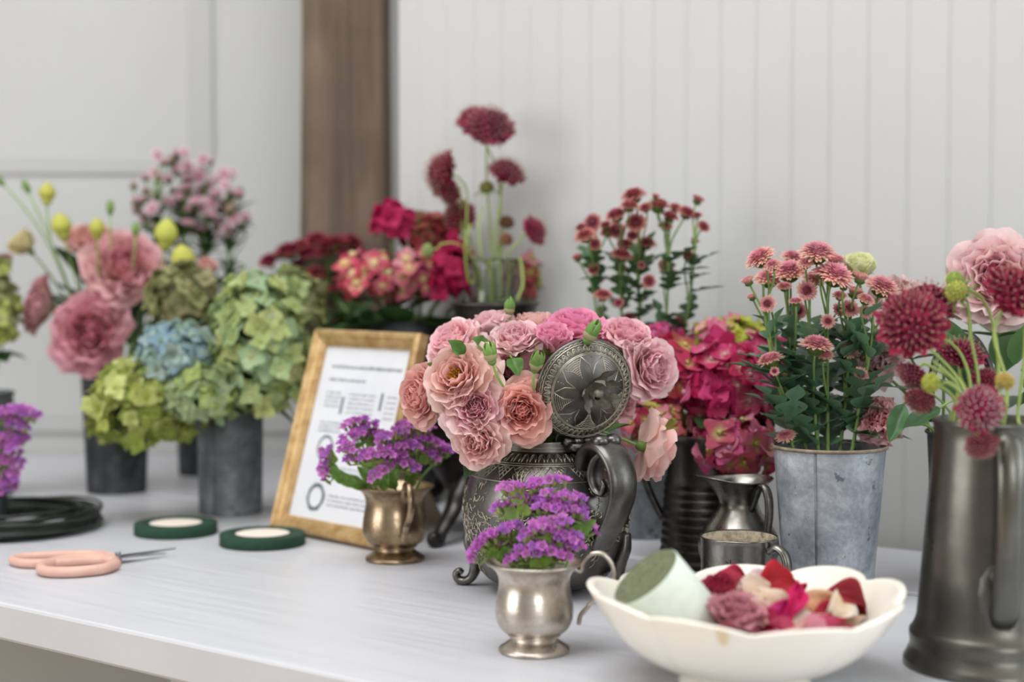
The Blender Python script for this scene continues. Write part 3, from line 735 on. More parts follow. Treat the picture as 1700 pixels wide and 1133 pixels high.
a = np.linspace(-1.3, 2.2, 40); m.tube(np.stack([wcn[0] + .012 + .098 * np.cos(a), wcn[1] + .004 + .10 * np.sin(a), wcn[2] + .021 + .004 * np.sin(2 * a)], axis=1), .0017, 6)
for i in range(14):
    a = np.linspace(0, 2 * PI, 60); m.tube(np.stack([wcn[0] + (.088 + .0016 * i % .02) * np.cos(a) + rs.randn() * .002, wcn[1] + (.090 + .0013 * i) * np.sin(a), wcn[2] + .0018 + .0015 * i + .0012 * np.sin(a * 2 + i)], axis=1), .0017, 6)
co = m.build('wire_coil', M['wire']); tag(co, 'coil of dark green florist wire lying flat at the left edge', 'wire coil')
sc_ = PT(150, 943); sr = thing('scissors', 'pair of scissors with blush pink handles and steel blades on the table', 'scissors', sc_)
def loop(pts, r, name, mat, z): handle_tube(sr, [np.append(PT(u, v)[:2], TZ + z) for u, v in pts], r, mat, 1.5, side=V3(0, 0, 1), name=name, k=7) if False else handle_tube(sr, [np.append(PT(u, v)[:2], TZ + z) for u, v in pts], r, mat, name=name, k=7)
loop([(196, 937), (165, 930), (110, 930), (50, 933), (22, 938), (40, 944), (85, 944), (140, 940), (185, 939)], .0048, 'handle', 'blush', .0050)
loop([(192, 942), (150, 937), (100, 941), (70, 951), (78, 959), (120, 960), (170, 955), (194, 946)], .0054, 'handle', 'blush', .0058)
def blade(u0, v0, u1, v1, z, w_):
    a = PT(u0, v0); b = PT(u1, v1); d = unit(b - a); q = V3(-d[1], d[0], 0); m = MB(); P = []
    for z_ in (z, z + .0016): P += [a - q * w_ + V3(0, 0, z_), b + V3(0, 0, z_), a + q * w_ + V3(0, 0, z_)]
    m.raw(P, [(0, 1, 2), (3, 5, 4), (0, 3, 4, 1), (1, 4, 5, 2), (2, 5, 3, 0)]); m.build('blade', M['steel'], sr, smooth=False)
blade(178, 939, 292, 922, .0062, .0065); blade(180, 935, 276, 927, .0040, .006)
m = MB(); p = PT(196, 937); m.lathe([(.0005, .0105), (.003, .0105), (.003, .0120), (.0005, .0122)], 12, T4((p[0], p[1], TZ))); m.lathe([(.0028, .003), (.0028, .0105)], 12, T4((p[0], p[1], TZ))); m.build('pivot', M['steel'], sr)

# ------------------------------------------------------------------ flower parts
def mixc(a, b, t): t = np.asarray(t)[..., None]; return a * (1 - t) + b * t
def petal(mb, L, W, r0, z0, th, f0, f1, p, Rc, ruf, fr, ph, c0, c1, ns=7, nt=7, round_=.30, R=None, t=None, cup=1.0, notch=0.0, edge=None, gexp=.8):
    s = np.linspace(0, 1, 25); phi = f0 + (f1 - f0) * s ** p; ds = L / 24
    r = r0 + np.concatenate([[0], np.cumsum(np.sin(phi[:-1]) * ds)]); z = z0 + np.concatenate([[0], np.cumsum(np.cos(phi[:-1]) * ds)])
    S, T = np.meshgrid(np.linspace(0, 1, ns), np.linspace(-1, 1, nt), indexing='ij')
    se = S * (1 - round_ * T ** 2 * S - notch * np.exp(-(T / .35) ** 2) * S)
    wd = W * np.sin(PI * (.10 + .64 * S)) ** .9
    rr = np.interp(se, s, r); zz = np.interp(se, s, z); ph_ = np.interp(se, s, phi)
    al = np.clip(T * wd / Rc, -1.7, 1.7)
    rad = rr + Rc * (np.cos(al) - 1) * cup; tang = Rc * np.sin(al)
    d = ruf * se ** 2 * (np.sin(fr * T * PI + ph) + .5 * np.sin(fr * 2.3 * T * PI + 2 * ph)) * (.35 + .65 * np.abs(T))
    rad = rad + d * np.cos(ph_); zz = zz - d * np.sin(ph_)
    X = rad * math.cos(th) - tang * math.sin(th); Y = rad * math.sin(th) + tang * math.cos(th)
    P = np.stack([X, Y, zz], axis=-1)
    if R is not None: P = P @ R.T
    if t is not None: P = P + t
    c = mixc(c0, c1, np.clip(se ** gexp, 0, 1) if gexp > 0 else np.clip(se / -gexp, 0, 1))
    if edge is not None: c = mixc(c, edge, np.clip((se - .8) / .2, 0, 1) * .7)
    mb.grid(P, c)
def rose(seed, size=.034, n=44, opn=1.0, cin='d9638c', cout='eaa9b2', base='f0cdb0', ruf=.0022, stamens=False, tight=1.0):
    rs = np.random.RandomState(seed); mb = MB(); ci, co, cb = lin(cin), lin(cout), lin(base)
    for i in range(9 if stamens else 0, n):
        q = i / (n - 1); th = i * 2.39996 + rs.randn() * .25
        L = size * (.50 + .50 * q ** .7) * rs.uniform(.92, 1.06)
        f0 = .05 + 1.15 * q ** .9 * opn; f1 = (-.75 * tight * (1 - q) + 1.75 * q ** 1.6 * opn)
        Rc = size * (.17 + .75 * q); W = L * (.52 + .20 * q)
        t = np.clip(q * 1.05 + rs.randn() * .10, 0, 1); c1 = mixc(ci, co, t); c0 = mixc(c1, cb, .55 if q > .4 else .2)
        petal(mb, L, W, size * (.03 + .10 * q), size * (.12 - .14 * q), th, f0, f1, 1.3, Rc, ruf * (.5 + q) * 1.35, rs.uniform(1.4, 3.4), rs.rand() * 6, c0, c1 * rs.uniform(.95, 1.04), ns=8, nt=10, round_=.22, notch=rs.uniform(0, .12), edge=np.minimum(co * 1.12 + .04, 1))
    st = None
    if stamens:
        st = MB()
        for i in range(34):
            a = rs.rand() * 6.28; r = size * .16 * math.sqrt(rs.rand()); h = size * rs.uniform(.42, .58)
            st.tube([(0, 0, size * .1), (r * .6 * math.cos(a), r * .6 * math.sin(a), h * .7), (r * math.cos(a), r * math.sin(a), h)], size * .008, 4, lin('d9b45a'))
            st.ball((r * math.cos(a), r * math.sin(a), h), size * .026, lin('c98a1e'), n=6)
    return mb, st
def calyx_mb(size, col='6f8f3f', n=5, L=.55, refl=1.5):
    mb = MB(); c = lin(col); mb.ball((0, 0, -size * .10), size * .15, c, n=10, sz=1.2)
    for i in range(n): petal(mb, size * L, size * .13, size * .06, -size * .02, i * 2 * PI / n + .3, 1.0, refl, 1.0, size * .3, size * .03, 1, i, c * .85, c, ns=6, nt=5, round_=.75)
    return mb
def bud(seed, size=.014, green='86a552', tip='efb7b0', sep=.9, squat=1.0):
    rs = np.random.RandomState(seed); mb = MB(); g, tp_ = lin(green), lin(tip)
    mb.lathe([(size * a, size * b * squat) for a, b in ((.02, -.2), (.34, -.1), (.50, .15), (.52, .40), (.44, .72), (.28, 1.0), (.10, 1.18), (.01, 1.22))], 16, None, mixc(tp_ * .95, tp_, np.zeros(8 * 16)))
    sp = MB(); sp.ball((0, 0, -size * .18), size * .34, g * .9, n=12, sz=.9)
    for i in range(5): petal(sp, size * rs.uniform(1.5, 1.85) * sep, size * .42, size * .16, -size * .12, i * 2 * PI / 5 + rs.randn() * .1, 1.0, -.80, .75, size * .56, size * .03, 1, i, g * .9, g * 1.1, ns=9, nt=5, round_=.8)
    return mb, sp
def leaf_mb(mb, base, tip, up, W, col, fold=.35, lobes=0, droop=.12, ns=10, nt=7, wave=.0):
    base, tip = np.array(base, float), np.array(tip, float); ax = tip - base; L = np.linalg.norm(ax); ax = ax / L
    sd = np.cross(ax, up); sd = unit(sd if np.linalg.norm(sd) > 1e-6 else np.cross(ax, V3(1, 0, 0))); nu = np.cross(sd, ax)
    if lobes: ns = 26
    S, T = np.meshgrid(np.linspace(0, 1, ns), np.linspace(-1, 1, nt), indexing='ij')
    wd = W * np.sin(PI * np.clip(.03 + .95 * S ** .8, 0, 1)) ** (.8)
    if lobes: wd = W * np.sin(PI * np.clip(.04 + .94 * S ** .65, 0, 1)) ** .7 * (.20 + .80 * np.abs(np.sin(lobes * PI * S ** .9)) ** .9)
    X = S * L; Y = T * wd; Z = -droop * L * S ** 2 + fold * np.abs(T) * wd + wave * np.sin(S * 12) * T
    P = base + X[..., None] * ax + Y[..., None] * sd + Z[..., None] * nu
    c = lin(col) if isinstance(col, str) else col
    mb.grid(P, mixc(c * .9, c * 1.1, np.abs(T)))
def stem_mb(pts, r0, r1, col, n=6):
    mb = MB(); p = np.asarray(pts); mb.tube(p, np.linspace(r0, r1, len(p)), n, lin(col)); return mb
def path(B, Mo, H, face, bend=.5, n=9):
    """bottom in the vessel, through its mouth, to the back of a bloom"""
    d = np.linalg.norm(H - Mo); up = unit(unit(Mo - B) + V3(0, 0, .8))
    q = bez(Mo, Mo + up * d * .45, H - unit(face) * d * bend * .6, H, n)
    return np.concatenate([[B, (B + Mo) / 2], q])
def ends(key, H, spread=.75, seed=0):
    c, r, h, b = VES[key]; rs = np.random.RandomState(seed); d = (H - c)[:2]; l = np.linalg.norm(d)
    k = min(r * spread, l * .55); e = d / (l + 1e-9)
    mo = V3(c[0] + e[0] * k, c[1] + e[1] * k, c[2] + h * .97)
    bo = V3(c[0] - e[0] * r * .35 + rs.randn() * .002, c[1] - e[1] * r * .35 + rs.randn() * .002, c[2] + b)
    return bo, mo
def cone_up(seed, spread): rs = np.random.RandomState(seed); return unit(V3(rs.randn() * spread, rs.randn() * spread, 1))

# ------------------------------------------------------------------ pink roses in the teapot
bc_ = dict(blush=('ec91ac', 'f9ccd2'), pale=('f0a6ba', 'fbdadb'), coral=('f29a98', 'f9c6bf'), peach=('f3b2ac', 'fad6ce'), hot=('e87fae', 'f4a9c6'), mauve=('da85a2', 'ecb0bf'), dusk=('d08690', 'e2a9aa'))
def add_rose(label, uv, d, size, face, colr, seed, opn=1.0, n=44, stam=False, tight=1.0, key='tea', ruf=.0022, leaf=True, cal=True, group='pink roses in the teapot', name='rose', cat='rose', base='f3d3bd', spread=.75):
    H = PD(*uv, d); f = unit(face); r3 = frame(f, seed * 1.7); back = H - f * size * .32
    B, Mo = ends(key, back, spread, seed); root = thing(name, label, cat, B, group)
    mb, st = rose(seed, size, n, opn, *bc_[colr], base, ruf, stam, tight)
    m = MB(); m.add(mb, r3, back); bl = m.build('bloom', M['petal'], root)
    if st: m = MB(); m.add(st, r3, back); m.build('stamens', M['petal'], bl)
    if cal: m = MB(); m.add(calyx_mb(size), r3, back); m.build('calyx', M['leaf'], root)
    p = path(B, Mo, back - f * size * .15, f); m = stem_mb(p, .0016, .0014, '7f9a55'); m.build('stem', M['stem'], root)
    if leaf:
        rs = np.random.RandomState(seed + 50); q = p[-5]
        for k in range(2):
            m = MB(); a = rs.rand() * 6.28; dv = unit(V3(math.cos(a), math.sin(a) * .6, .25)); leaf_mb(m, q, q + dv * .030, V3(0, 0, 1), .0085, '4d6b33'); m.build('leaf', M['leaf'], root)
    return root
add_rose('blush rose hanging out lowest at the left, over the purple statice and gilt frame', (700, 655), 1.445, .033, (-.75, -.55, .05), 'coral', 1, n=48)
add_rose('flat pale rose at the upper left edge of the teapot bunch', (752, 568), 1.475, .034, (-.50, -.42, .62), 'pale', 2, 1.1, tight=.5)
add_rose('wide-open pale pink rose with visible golden stamens', (760, 626), 1.395, .039, (-.42, -.78, .45), 'peach', 3, 1.25, 46, True, .3)
add_rose('large frilly pink rose with a deep pink heart, lower left of centre', (789, 676), 1.388, .0345, (-.10, -.92, .22), 'pale', 4, 1.15, 52, tight=.55)
add_rose('small peach rose drooping lowest over the teapot shoulder', (795, 732), 1.385, .029, (-.35, -.72, -.10), 'peach', 5, .95, 36)
add_rose('coral rose touching the left edge of the open lid', (866, 682), 1.392, .0345, (.05, -.85, -.02), 'coral', 6, 1.05, 46)
add_rose('cupped pale pink rose at top centre, above the round green buds', (857, 567), 1.425, .030, (-.05, -.52, .85), 'pale', 7, .80, 44)
add_rose('pale rose at the top left, half hidden behind the cupped rose', (815, 540), 1.50, .030, (-.25, .1, .95), 'pale', 8, .95)
add_rose('narrow hot pink rose just opening, right of the cupped rose', (917, 566), 1.425, .027, (.08, -.42, .90), 'hot', 9, .48, 26, tight=1.2)
add_rose('peach pink rose at the top behind the half-opened hot pink one', (886, 542), 1.495, .029, (-.1, -.1, 1), 'peach', 10, .9)
add_rose('ruffled bright pink rose crowning the bunch', (957, 545), 1.475, .036, (.10, -.30, .95), 'hot', 11, 1.0, 50)
add_rose('cupped pink rose above the lid to its upper right', (1040, 562), 1.47, .031, (.20, -.40, .88), 'blush', 12, .70, 44)
add_rose('open blush rose facing right, beside the upper right of the lid', (1080, 612), 1.465, .036, (.60, -.70, .15), 'pale', 13, 1.0, 50, tight=.8)
add_rose('mauve pink rose tucked behind the upper left of the lid', (921, 614), 1.435, .030, (.0, -.80, .35), 'mauve', 14, .95)
add_rose('shaded peach rose behind the two round green buds', (846, 618), 1.455, .029, (.0, -.8, .2), 'dusk', 15, .95)  # peach rose behind the buds, its shade put into darker petal colours
add_rose('pink rose seen from behind, drooping right of the teapot handle', (1088, 748), 1.44, .034, (.80, .20, -.25), 'peach', 16, 1.1, 30)
add_rose('pink rose at the back of the bunch between lid and crown', (1000, 590), 1.52, .031, (.2, .1, .9), 'blush', 17, .95)
add_rose('pink rose low behind the lid on the right', (1020, 660), 1.50, .030, (.5, -.3, .4), 'blush', 18, .95)
def add_bud(label, uv, d, size, face, seed, key='tea', tip='c3b98c', green='6f9448', group='green rosebuds in the teapot', cat='rosebud', name='rosebud', sep=1.12, stem='8fae62'):
    H = PD(*uv, d); f = unit(face); B, Mo = ends(key, H, .75, seed); root = thing(name, label, cat, B, group)
    a, b = bud(seed, size, green, tip, sep, .78 if sep < .7 else .88); R = frame(f, seed)
    m = MB(); m.add(a, R, H); m.build('petals', M['petal'], root); m = MB(); m.add(b, R, H); m.build('sepals', M['leaf'], root)
    stem_mb(path(B, Mo, H - f * size * .3, f), .0014, .0012, stem).build('stem', M['stem'], root); return root
add_bud('green rosebud on a visible stem above the open stamened rose', (816, 597), 1.372, .0118, (-.25, -.15, 1), 21)
add_bud('round green rosebud with pink stripe, left of the lid', (889, 610), 1.375, .0122, (.2, -.45, .9), 22)
add_bud('green rosebud with cream stripe under the crowning pink rose', (977, 562), 1.392, .0130, (.45, -.2, .9), 23)
add_bud('small pointed green bud sticking up at the top of the rose bunch', (845, 520), 1.49, .010, (.05, 0, 1), 24, sep=1.1)
for uv, d, tipuv, lab in (((768, 592), 1.40, (747, 566), 'green rose leaf beside the flat pale rose'), ((735, 622), 1.43, (712, 604), 'green rose leaf above the lowest left rose'), ((806, 580), 1.42, (786, 562), 'green rose leaf between the flat and the cupped rose'), ((850, 596), 1.40, (862, 622), 'pointed green sepal leaf hanging under the cupped rose'), ((795, 755), 1.42, (772, 792), 'dark rose leaf hanging over the teapot shoulder')):
    B_, Mo_ = ends('tea', PD(*uv, d), .7, int(uv[0])); root = thing('rose_leaf', lab, 'leaf', B_, 'rose leaves in the teapot')
    m = MB(); a = PD(*uv, d); b = PD(*tipuv, d - .012); leaf_mb(m, a, b, V3(0, -.8, .6), .0078, '557a34' if uv[1] < 700 else '35522a', .6, wave=.0012); m.build('leaf_blade', M['leaf'], root)
    stem_mb(path(B_, Mo_, a, b - a), .0011, .0009, '6f8f45').build('stem', M['stem'], root)
m = MB(); rs = np.random.RandomState(77)
root = thing('rose_foliage', 'dark green rose foliage filling the mouth of the teapot', 'foliage', tc + V3(0, 0, VES['tea'][3]))
for i in range(26):
    a = rs.rand() * 6.28; r = .036 * math.sqrt(rs.rand()); b_ = tc + V3(r * math.cos(a), r * math.sin(a), .138); dv = unit(V3(math.cos(a) * .8, math.sin(a) * .8, rs.uniform(.3, 1.2)))
    leaf_mb(m, b_, b_ + dv * rs.uniform(.025, .045), V3(0, 0, 1), .010, '3c5729')
m.build('leaves', M['leaf'], root)
m = MB()
for i in range(6): a = i; m.tube([tc + V3(.012 * math.cos(a), .012 * math.sin(a), .012), tc + V3(.03 * math.cos(a), .03 * math.sin(a), .14)], .0013, 5, lin('6f8f45'))
m.build('stems', M['stem'], root)

# ------------------------------------------------------------------ statice
def statice_floret(mb, gb, c, f, k, rs, col):
    R = frame(f, rs.rand() * 6); cc = col * rs.uniform(.75, 1.2)
    a = np.linspace(0, 2 * PI, 16, endpoint=False); P = np.zeros((4, 16, 3)); ph = rs.rand() * 6
    for i, (r, z) in enumerate(((.0006, -.0045), (.0013, -.0010), (.0030, .0010), (.0042, .0016))):
        rf = 1 + (.22 * np.sin(5 * a + ph) if i > 1 else 0); P[i, :, 0] = r * np.cos(a) * rf; P[i, :, 1] = r * np.sin(a) * rf; P[i, :, 2] = z + (.0010 * np.sin(7 * a + ph * 2) if i > 1 else 0)
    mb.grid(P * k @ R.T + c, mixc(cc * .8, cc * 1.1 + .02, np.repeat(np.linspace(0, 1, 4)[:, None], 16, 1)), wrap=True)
    mb.ball(c + f * .0002 * k, .0006 * k, lin('d9c0e0'), n=5)
    gb.tube([c - f * .010 * k, c - f * .006 * k, c - f * .0015 * k], [.0007 * k, .0019 * k, .0016 * k], 5, lin('8a9b52') * rs.uniform(.8, 1.2))
def statice(label, key, d, combs, seed, group, wings=2):
    rs = np.random.RandomState(seed); pts = [PD(u, v, d + dd) for u, v, n, ang, dd in combs]; cen = np.mean(pts, axis=0)
    B, Mo = ends(key, cen, .7, seed); root = thing('statice_sprig', label, 'flower', B, group)
    jn = Mo * .45 + cen * .55 - V3(0, 0, .008) if len(combs) > 1 else Mo * .3 + cen * .7
    gm = MB()
    st = MB(); st.tube(path(B, Mo, jn, jn - Mo)[:], .0013, 5, lin('7d9a4b'))
    for (u, v, n, ang, dd), c in zip(combs, pts):
        out = unit(unit(c - Mo) + V3(0, -.55, .35)); pm = MB()
        tx = V3(math.cos(ang), rs.randn() * .3, math.sin(ang)); tx = unit(tx - out * tx.dot(out)); ty = np.cross(out, tx)
        fr_ = c - unit(c - jn) * .012; st.tube(bez(jn, jn + (fr_ - jn) * .4 + V3(0, 0, .002), fr_ - (c - fr_) * .3, fr_, 6), .0010, 5, lin('86a152'))
        n = max(3, int(n * .8))
        for i in range(n):
            e = (i - (n - 1) / 2); row = (i % 2) * 2 - 1
            q = c + tx * e * .0038 + ty * row * .0030 + out * (-.00006 * e * e) + rs.randn(3) * .0007
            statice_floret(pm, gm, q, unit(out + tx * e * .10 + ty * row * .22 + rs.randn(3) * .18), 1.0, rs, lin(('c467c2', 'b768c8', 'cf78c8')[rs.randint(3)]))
            gm.tube([fr_, q - out * .009], [.0010, .0008], 4, lin('8fa457'))
        pm.build('flower_cluster', M['petal'], root)
        if rs.rand() < .9:
            lm = MB(); leaf_mb(lm, fr_ - (c - fr_) * .3, fr_ + (c - fr_) * .55 + rs.randn(3) * .004, V3(0, -1, .3), .0055, '7c9c46', .3); lm.build('leaf', M['leaf'], root)
    gm.build('calyx', M['leaf'], root); st.build('stem', M['stem'], root)
    for k in range(wings):
        lm = MB(); t = .2 + .4 * k; a = Mo + (jn - Mo) * t; leaf_mb(lm, a, a + (jn - Mo) * .5 + V3(rs.randn() * .012, -.008, .012), V3(0, -1, .2), .0065, '6f9440', .3, wave=.001); lm.build('leaf', M['leaf'], root)
    return root
gs = 'purple statice in the silver baby cup'
statice('purple statice sprig leaning lowest over the left rim of the silver baby cup', 'cup1', 1.215, [(795, 905, 9, .6, 0), (817, 889, 11, .5, .004), (838, 902, 6, .2, .01)], 1, gs)
statice('purple statice sprig at the upper left of the silver baby cup', 'cup1', 1.235, [(859, 808, 10, .4, 0), (838, 836, 8, .6, 0), (848, 872, 7, -.2, -.012), (874, 824, 7, -.5, 0)], 2, gs)
statice('purple statice sprig topmost in the silver baby cup', 'cup1', 1.24, [(909, 797, 12, -.1, 0), (908, 831, 12, .8, -.004), (899, 846, 6, .4, 0)], 3, gs)
statice('densest purple statice sprig at the upper right of the silver baby cup', 'cup1', 1.225, [(936, 821, 12, -.5, 0), (926, 842, 13, -.3, -.006), (944, 838, 12, -.7, -.004), (955, 858, 12, -.6, 0), (970, 868, 9, 1.2, .006)], 4, gs, 3)
statice('arched purple statice sprig at front centre of the silver baby cup', 'cup1', 1.200, [(888, 880, 9, .5, 0), (912, 868, 12, .0, 0), (935, 884, 11, -.9, 0), (946, 900, 8, -1.0, 0)], 5, gs)
statice('purple statice sprig low at the front rim of the silver baby cup', 'cup1', 1.196, [(884, 914, 10, .1, 0), (915, 911, 12, .2, 0)], 6, gs)
statice('small purple statice sprig low at the left of the silver baby cup stems', 'cup1', 1.21, [(860, 919, 8, -.4, 0)], 7, gs, 0)
m = MB(); c0 = VES['cup1'][0] + V3(.026, .0, .071); q = thing('statice_leaf', 'curled green statice leaf on the right rim of the silver baby cup', 'leaf', VES['cup1'][0] + V3(.005, 0, VES['cup1'][3]))
leaf_mb(m, c0, PD(974, 872, 1.235), V3(-.6, -1, .2), .008, '6f9a45', .5, wave=.0016); m.build('leaf_blade', M['leaf'], q)
m = MB(); m.tube([VES['cup1'][0] + V3(.005, 0, VES['cup1'][3]), c0], .0012, 5, lin('7d9a4b')); m.build('stem', M['stem'], q)
gs = 'purple statice in the bronze-toned cup'
statice('purple statice sprig hanging out at the far left of the bronze-toned cup', 'cup2', 1.57, [(537, 768, 9, 1.5, 0), (541, 750, 4, 1.4, 0), (538, 785, 6, 1.5, 0)], 11, gs, 3)
statice('tall purple statice sprig at the left of the bronze-toned cup, over the printed sheet', 'cup2', 1.575, [(589, 698, 9, .3, 0), (606, 708, 11, .2, 0), (584, 724, 11, -.1, -.01), (622, 720, 11, -.4, 0)], 12, gs)
statice('purple statice sprig low at the front of the bronze-toned cup', 'cup2', 1.55, [(598, 756, 12, .2, 0), (625, 752, 12, .2, 0), (634, 780, 10, .6, 0), (577, 742, 7, -.6, 0)], 13, gs)
statice('purple statice sprig at the centre of the bronze-toned cup', 'cup2', 1.56, [(649, 720, 12, .2, 0), (664, 738, 14, -.3, 0), (666, 765, 13, .3, 0), (652, 750, 9, 0, 0)], 14, gs)
statice('tallest purple statice sprig at the right of the bronze-toned cup', 'cup2', 1.575, [(690, 706, 13, -.2, 0), (708, 727, 13, -.5, 0), (693, 730, 12, .5, 0), (714, 750, 9, -.8, 0)], 15, gs)
statice('small purple statice sprig at the far right of the bronze-toned cup', 'cup2', 1.58, [(738, 745, 8, .1, 0)], 16, gs, 0)
gs = 'purple statice at the left edge'
statice('upper purple statice sprig at the left edge above the wire coil', 'stat_edge', 1.78, [(26, 680, 14, .3, 0), (44, 686, 11, -.2, 0), (10, 692, 12, 0, 0), (30, 704, 9, 0, 0)], 21, gs)
statice('middle purple statice sprig at the left edge above the wire coil', 'stat_edge', 1.78, [(18, 722, 14, .2, 0), (6, 735, 13, .6, 0), (26, 735, 10, .8, 0)], 22, gs)
statice('lowest purple statice sprig at the left edge above the wire coil', 'stat_edge', 1.78, [(10, 762, 13, .4, 0), (26, 778, 9, 1.0, 0), (4, 795, 12, .5, 0), (14, 808, 8, .3, 0)], 23, gs)

# ------------------------------------------------------------------ button chrysanthemums
def mum_mb(seed, rim, mid, heart, dome=.55, n=150, bud_=0.0, gcol='6d8a45'):
    """a bloom of radius 1"""
    rs = np.random.RandomState(seed); mb = MB(); a0, a1, a2 = lin(rim), lin(mid), lin(heart)
    mb.ball((0, 0, -.12), .46, lin(gcol), n=12, sz=.8)
    for i in range(16): petal(mb, .50, .11, .30, -.42, i * .3927, .95, .45, 1, .6, 0, 1, 0, lin(gcol) * .85, lin(gcol), ns=4, nt=3, round_=.6)
    mb.ball((0, 0, .10 + .12 * (1 - bud_)), .52, a2, n=12, sz=.6)
    for i in range(n):
        q = math.sqrt((i + .5) / n); th = i * 2.39996 + rs.randn() * .06
        L = (.24 + .50 * q) * rs.uniform(.9, 1.1) * (1 - .25 * bud_); f = (.25 + 1.25 * q) * (1 - .55 * bud_)
        c = mixc(a2, a1, np.clip(q * 1.5, 0, 1)); c = mixc(c, a0, np.clip(q * 2 - 1, 0, 1))
        petal(mb, L, .128, .42 * q, .10 + dome * .60 * (1 - q * q), th, f + rs.randn() * .12, f + .25 - .5 * bud_, 1, .16, 0, 1, 0, c * .8, c * rs.uniform(.92, 1.18), ns=4, nt=3, round_=.25)
    return mb
def mum_set(tagn, rim, mid, heart):
    return {'open': [mum_mb(k, rim, mid, heart).mesh('bloom_' + tagn, M['petal']) for k in (1, 2, 3)],
            'cup': [mum_mb(k, rim, heart, '6e2a33', .15, 110, .25).mesh('bloom_' + tagn, M['petal']) for k in (4, 5)],
            'side': [mum_mb(6, rim, mid, heart, .4, 100, .5).mesh('bloom_' + tagn, M['petal'])],
            'bud': [mum_mb(7, 'd9cf9a', 'c9bd7a', 'a05a50', .2, 40, .9).mesh('bloom_' + tagn, M['petal'])]}
SET1 = mum_set('salmon', 'f4c8b4', 'ebacb0', 'da8c9c'); SET2 = mum_set('dusky', 'e3a093', 'd27f82', 'a04456'); SET3 = mum_set('wine', 'c96a72', 'b54d62', '8a2a42')
rs = np.random.RandomState(5)
def mums(key, blooms, S, nspray, d0, dspread, scale, labels, group, nleaf, seed, leafcol, leafL=.034, jv=640, lobes=3, stemcol='76924f', lv=(560, 735)):
    rs = np.random.RandomState(seed); c, r, h, b = VES[key]
    items = []
    for (u, v, w_, ty) in blooms: items.append((u, v, w_, ty, d0 + rs.uniform(-1, 1) * dspread))
    items.sort(key=lambda t: t[0]); k = int(math.ceil(len(items) / nspray))
    for g in range(nspray):
        it = items[g * k:(g + 1) * k]
        if not it: break
        top = PD(np.mean([i[0] for i in it]), np.min([i[1] for i in it]) + 40, d0 + rs.uniform(-.6, .6) * dspread)
        B, Mo = ends(key, top, .8, seed + g); root = thing('chrysanthemum_spray', labels[g], 'flower', B, group)
        main = path(B, Mo, top, V3(0, 0, 1), n=14); st = MB(); st.tube(main, np.linspace(.0019, .0012, len(main)), 6, lin(stemcol))
        for i, (u, v, w_, ty, d) in enumerate(it):
            H = PD(u, v, d); R_ = w_ * d / FPX / 2
            if ty == 'f': face = unit(V3((u - np.mean([q[0] for q in items])) / 260 + rs.randn() * .12, -1, .42 + rs.randn() * .15)); kd = 'cup'
            elif ty == 'b': face = unit(V3(rs.randn() * .3, -.4, 1)); kd = 'bud'
            elif ty == 's': face = unit(V3((u - np.mean([q[0] for q in items])) / 220, -.1, 1)); kd = 'side'
            else: face = unit(V3((u - np.mean([q[0] for q in items])) / 260 + rs.randn() * .15, -.34 + rs.randn() * .12, 1)); kd = 'open'
            me = S[kd][rs.randint(len(S[kd]))]; inst('bloom', me, root, H, frame(face, rs.rand() * 6), R_ * 1.30)
            # branch from the main stem
            j = main[np.argmin(np.abs(main[2:, 2] - (H[2] - .045 - .02 * rs.rand()))) + 2]
            if j[2] > H[2] - .012: j = main[2]
            e = H - face * R_ * .45; l = np.linalg.norm(e - j)
            st.tube(bez(j, j + V3(0, 0, l * .45), e - face * l * .3, e, 8), np.linspace(.0011, .0010, 8), 5, lin(stemcol) * rs.uniform(.9, 1.1))
        st.build('stem', M['stem'], root)
        for q in range(nleaf):
            lm = MB(); z = PD(0, rs.uniform(*lv), d0)[2]; j = main[np.argmin(np.abs(main[2:, 2] - z)) + 2]
            a = rs.rand() * 6.28; o = V3(math.cos(a), math.sin(a), rs.uniform(.1, 1.6)); cx = (j - c); cx[2] = 0; o = unit(o + unit(cx) * .7)
            L = leafL * rs.uniform(.7, 1.2); leaf_mb(lm, j, j + o * L, V3(0, 0, 1), L * (.34 if lobes else .16), lin(leafcol) * rs.uniform(.75, 1.25), .25, lobes, rs.uniform(.05, .3)); lm.build('leaf', M['leaf'], root)
def cr(lst, ox, oy, k): return [(ox + x * k, oy + y * k, w_ * k, t) for x, y, w_, t in lst]
fb = cr([(170, 132, 130, 'o'), (210, 240, 125, 'o'), (318, 205, 145, 'o'), (330, 128, 95, 'o'), (460, 108, 150, 'o'), (400, 158, 70, 'o'), (550, 150, 110, 'o'), (550, 225, 155, 'o'), (230, 165, 75, 'o'), (440, 240, 95, 'o'), (685, 232, 92, 's'), (795, 285, 140, 'o'), (655, 308, 92, 's'), (580, 325, 65, 'o'),
    (455, 590, 135, 'o'), (220, 665, 110, 'o'), (850, 345, 80, 'o'), (712, 345, 75, 'o'), (405, 295, 92, 'f'), (360, 405, 86, 'f'), (205, 365, 78, 'f'), (515, 455, 64, 'f'), (630, 393, 86, 'f'), (575, 395, 64, 'f'), (626, 607, 86, 'f'), (686, 735, 70, 'f'), (710, 405, 64, 'f'), (452, 730, 75, 'f'), (495, 637, 86, 'o'),
    (102, 248, 72, 's'), (122, 330, 54, 's'), (290, 742, 42, 'b'), (705, 645, 55, 'b'), (438, 782, 58, 'b'), (238, 716, 42, 'f'), (300, 1062, 85, 'o'), (290, 278, 66, 'o'), (480, 205, 80, 'o'), (350, 355, 60, 'o'), (600, 275, 60, 'o')], 1210, 390, .3176)
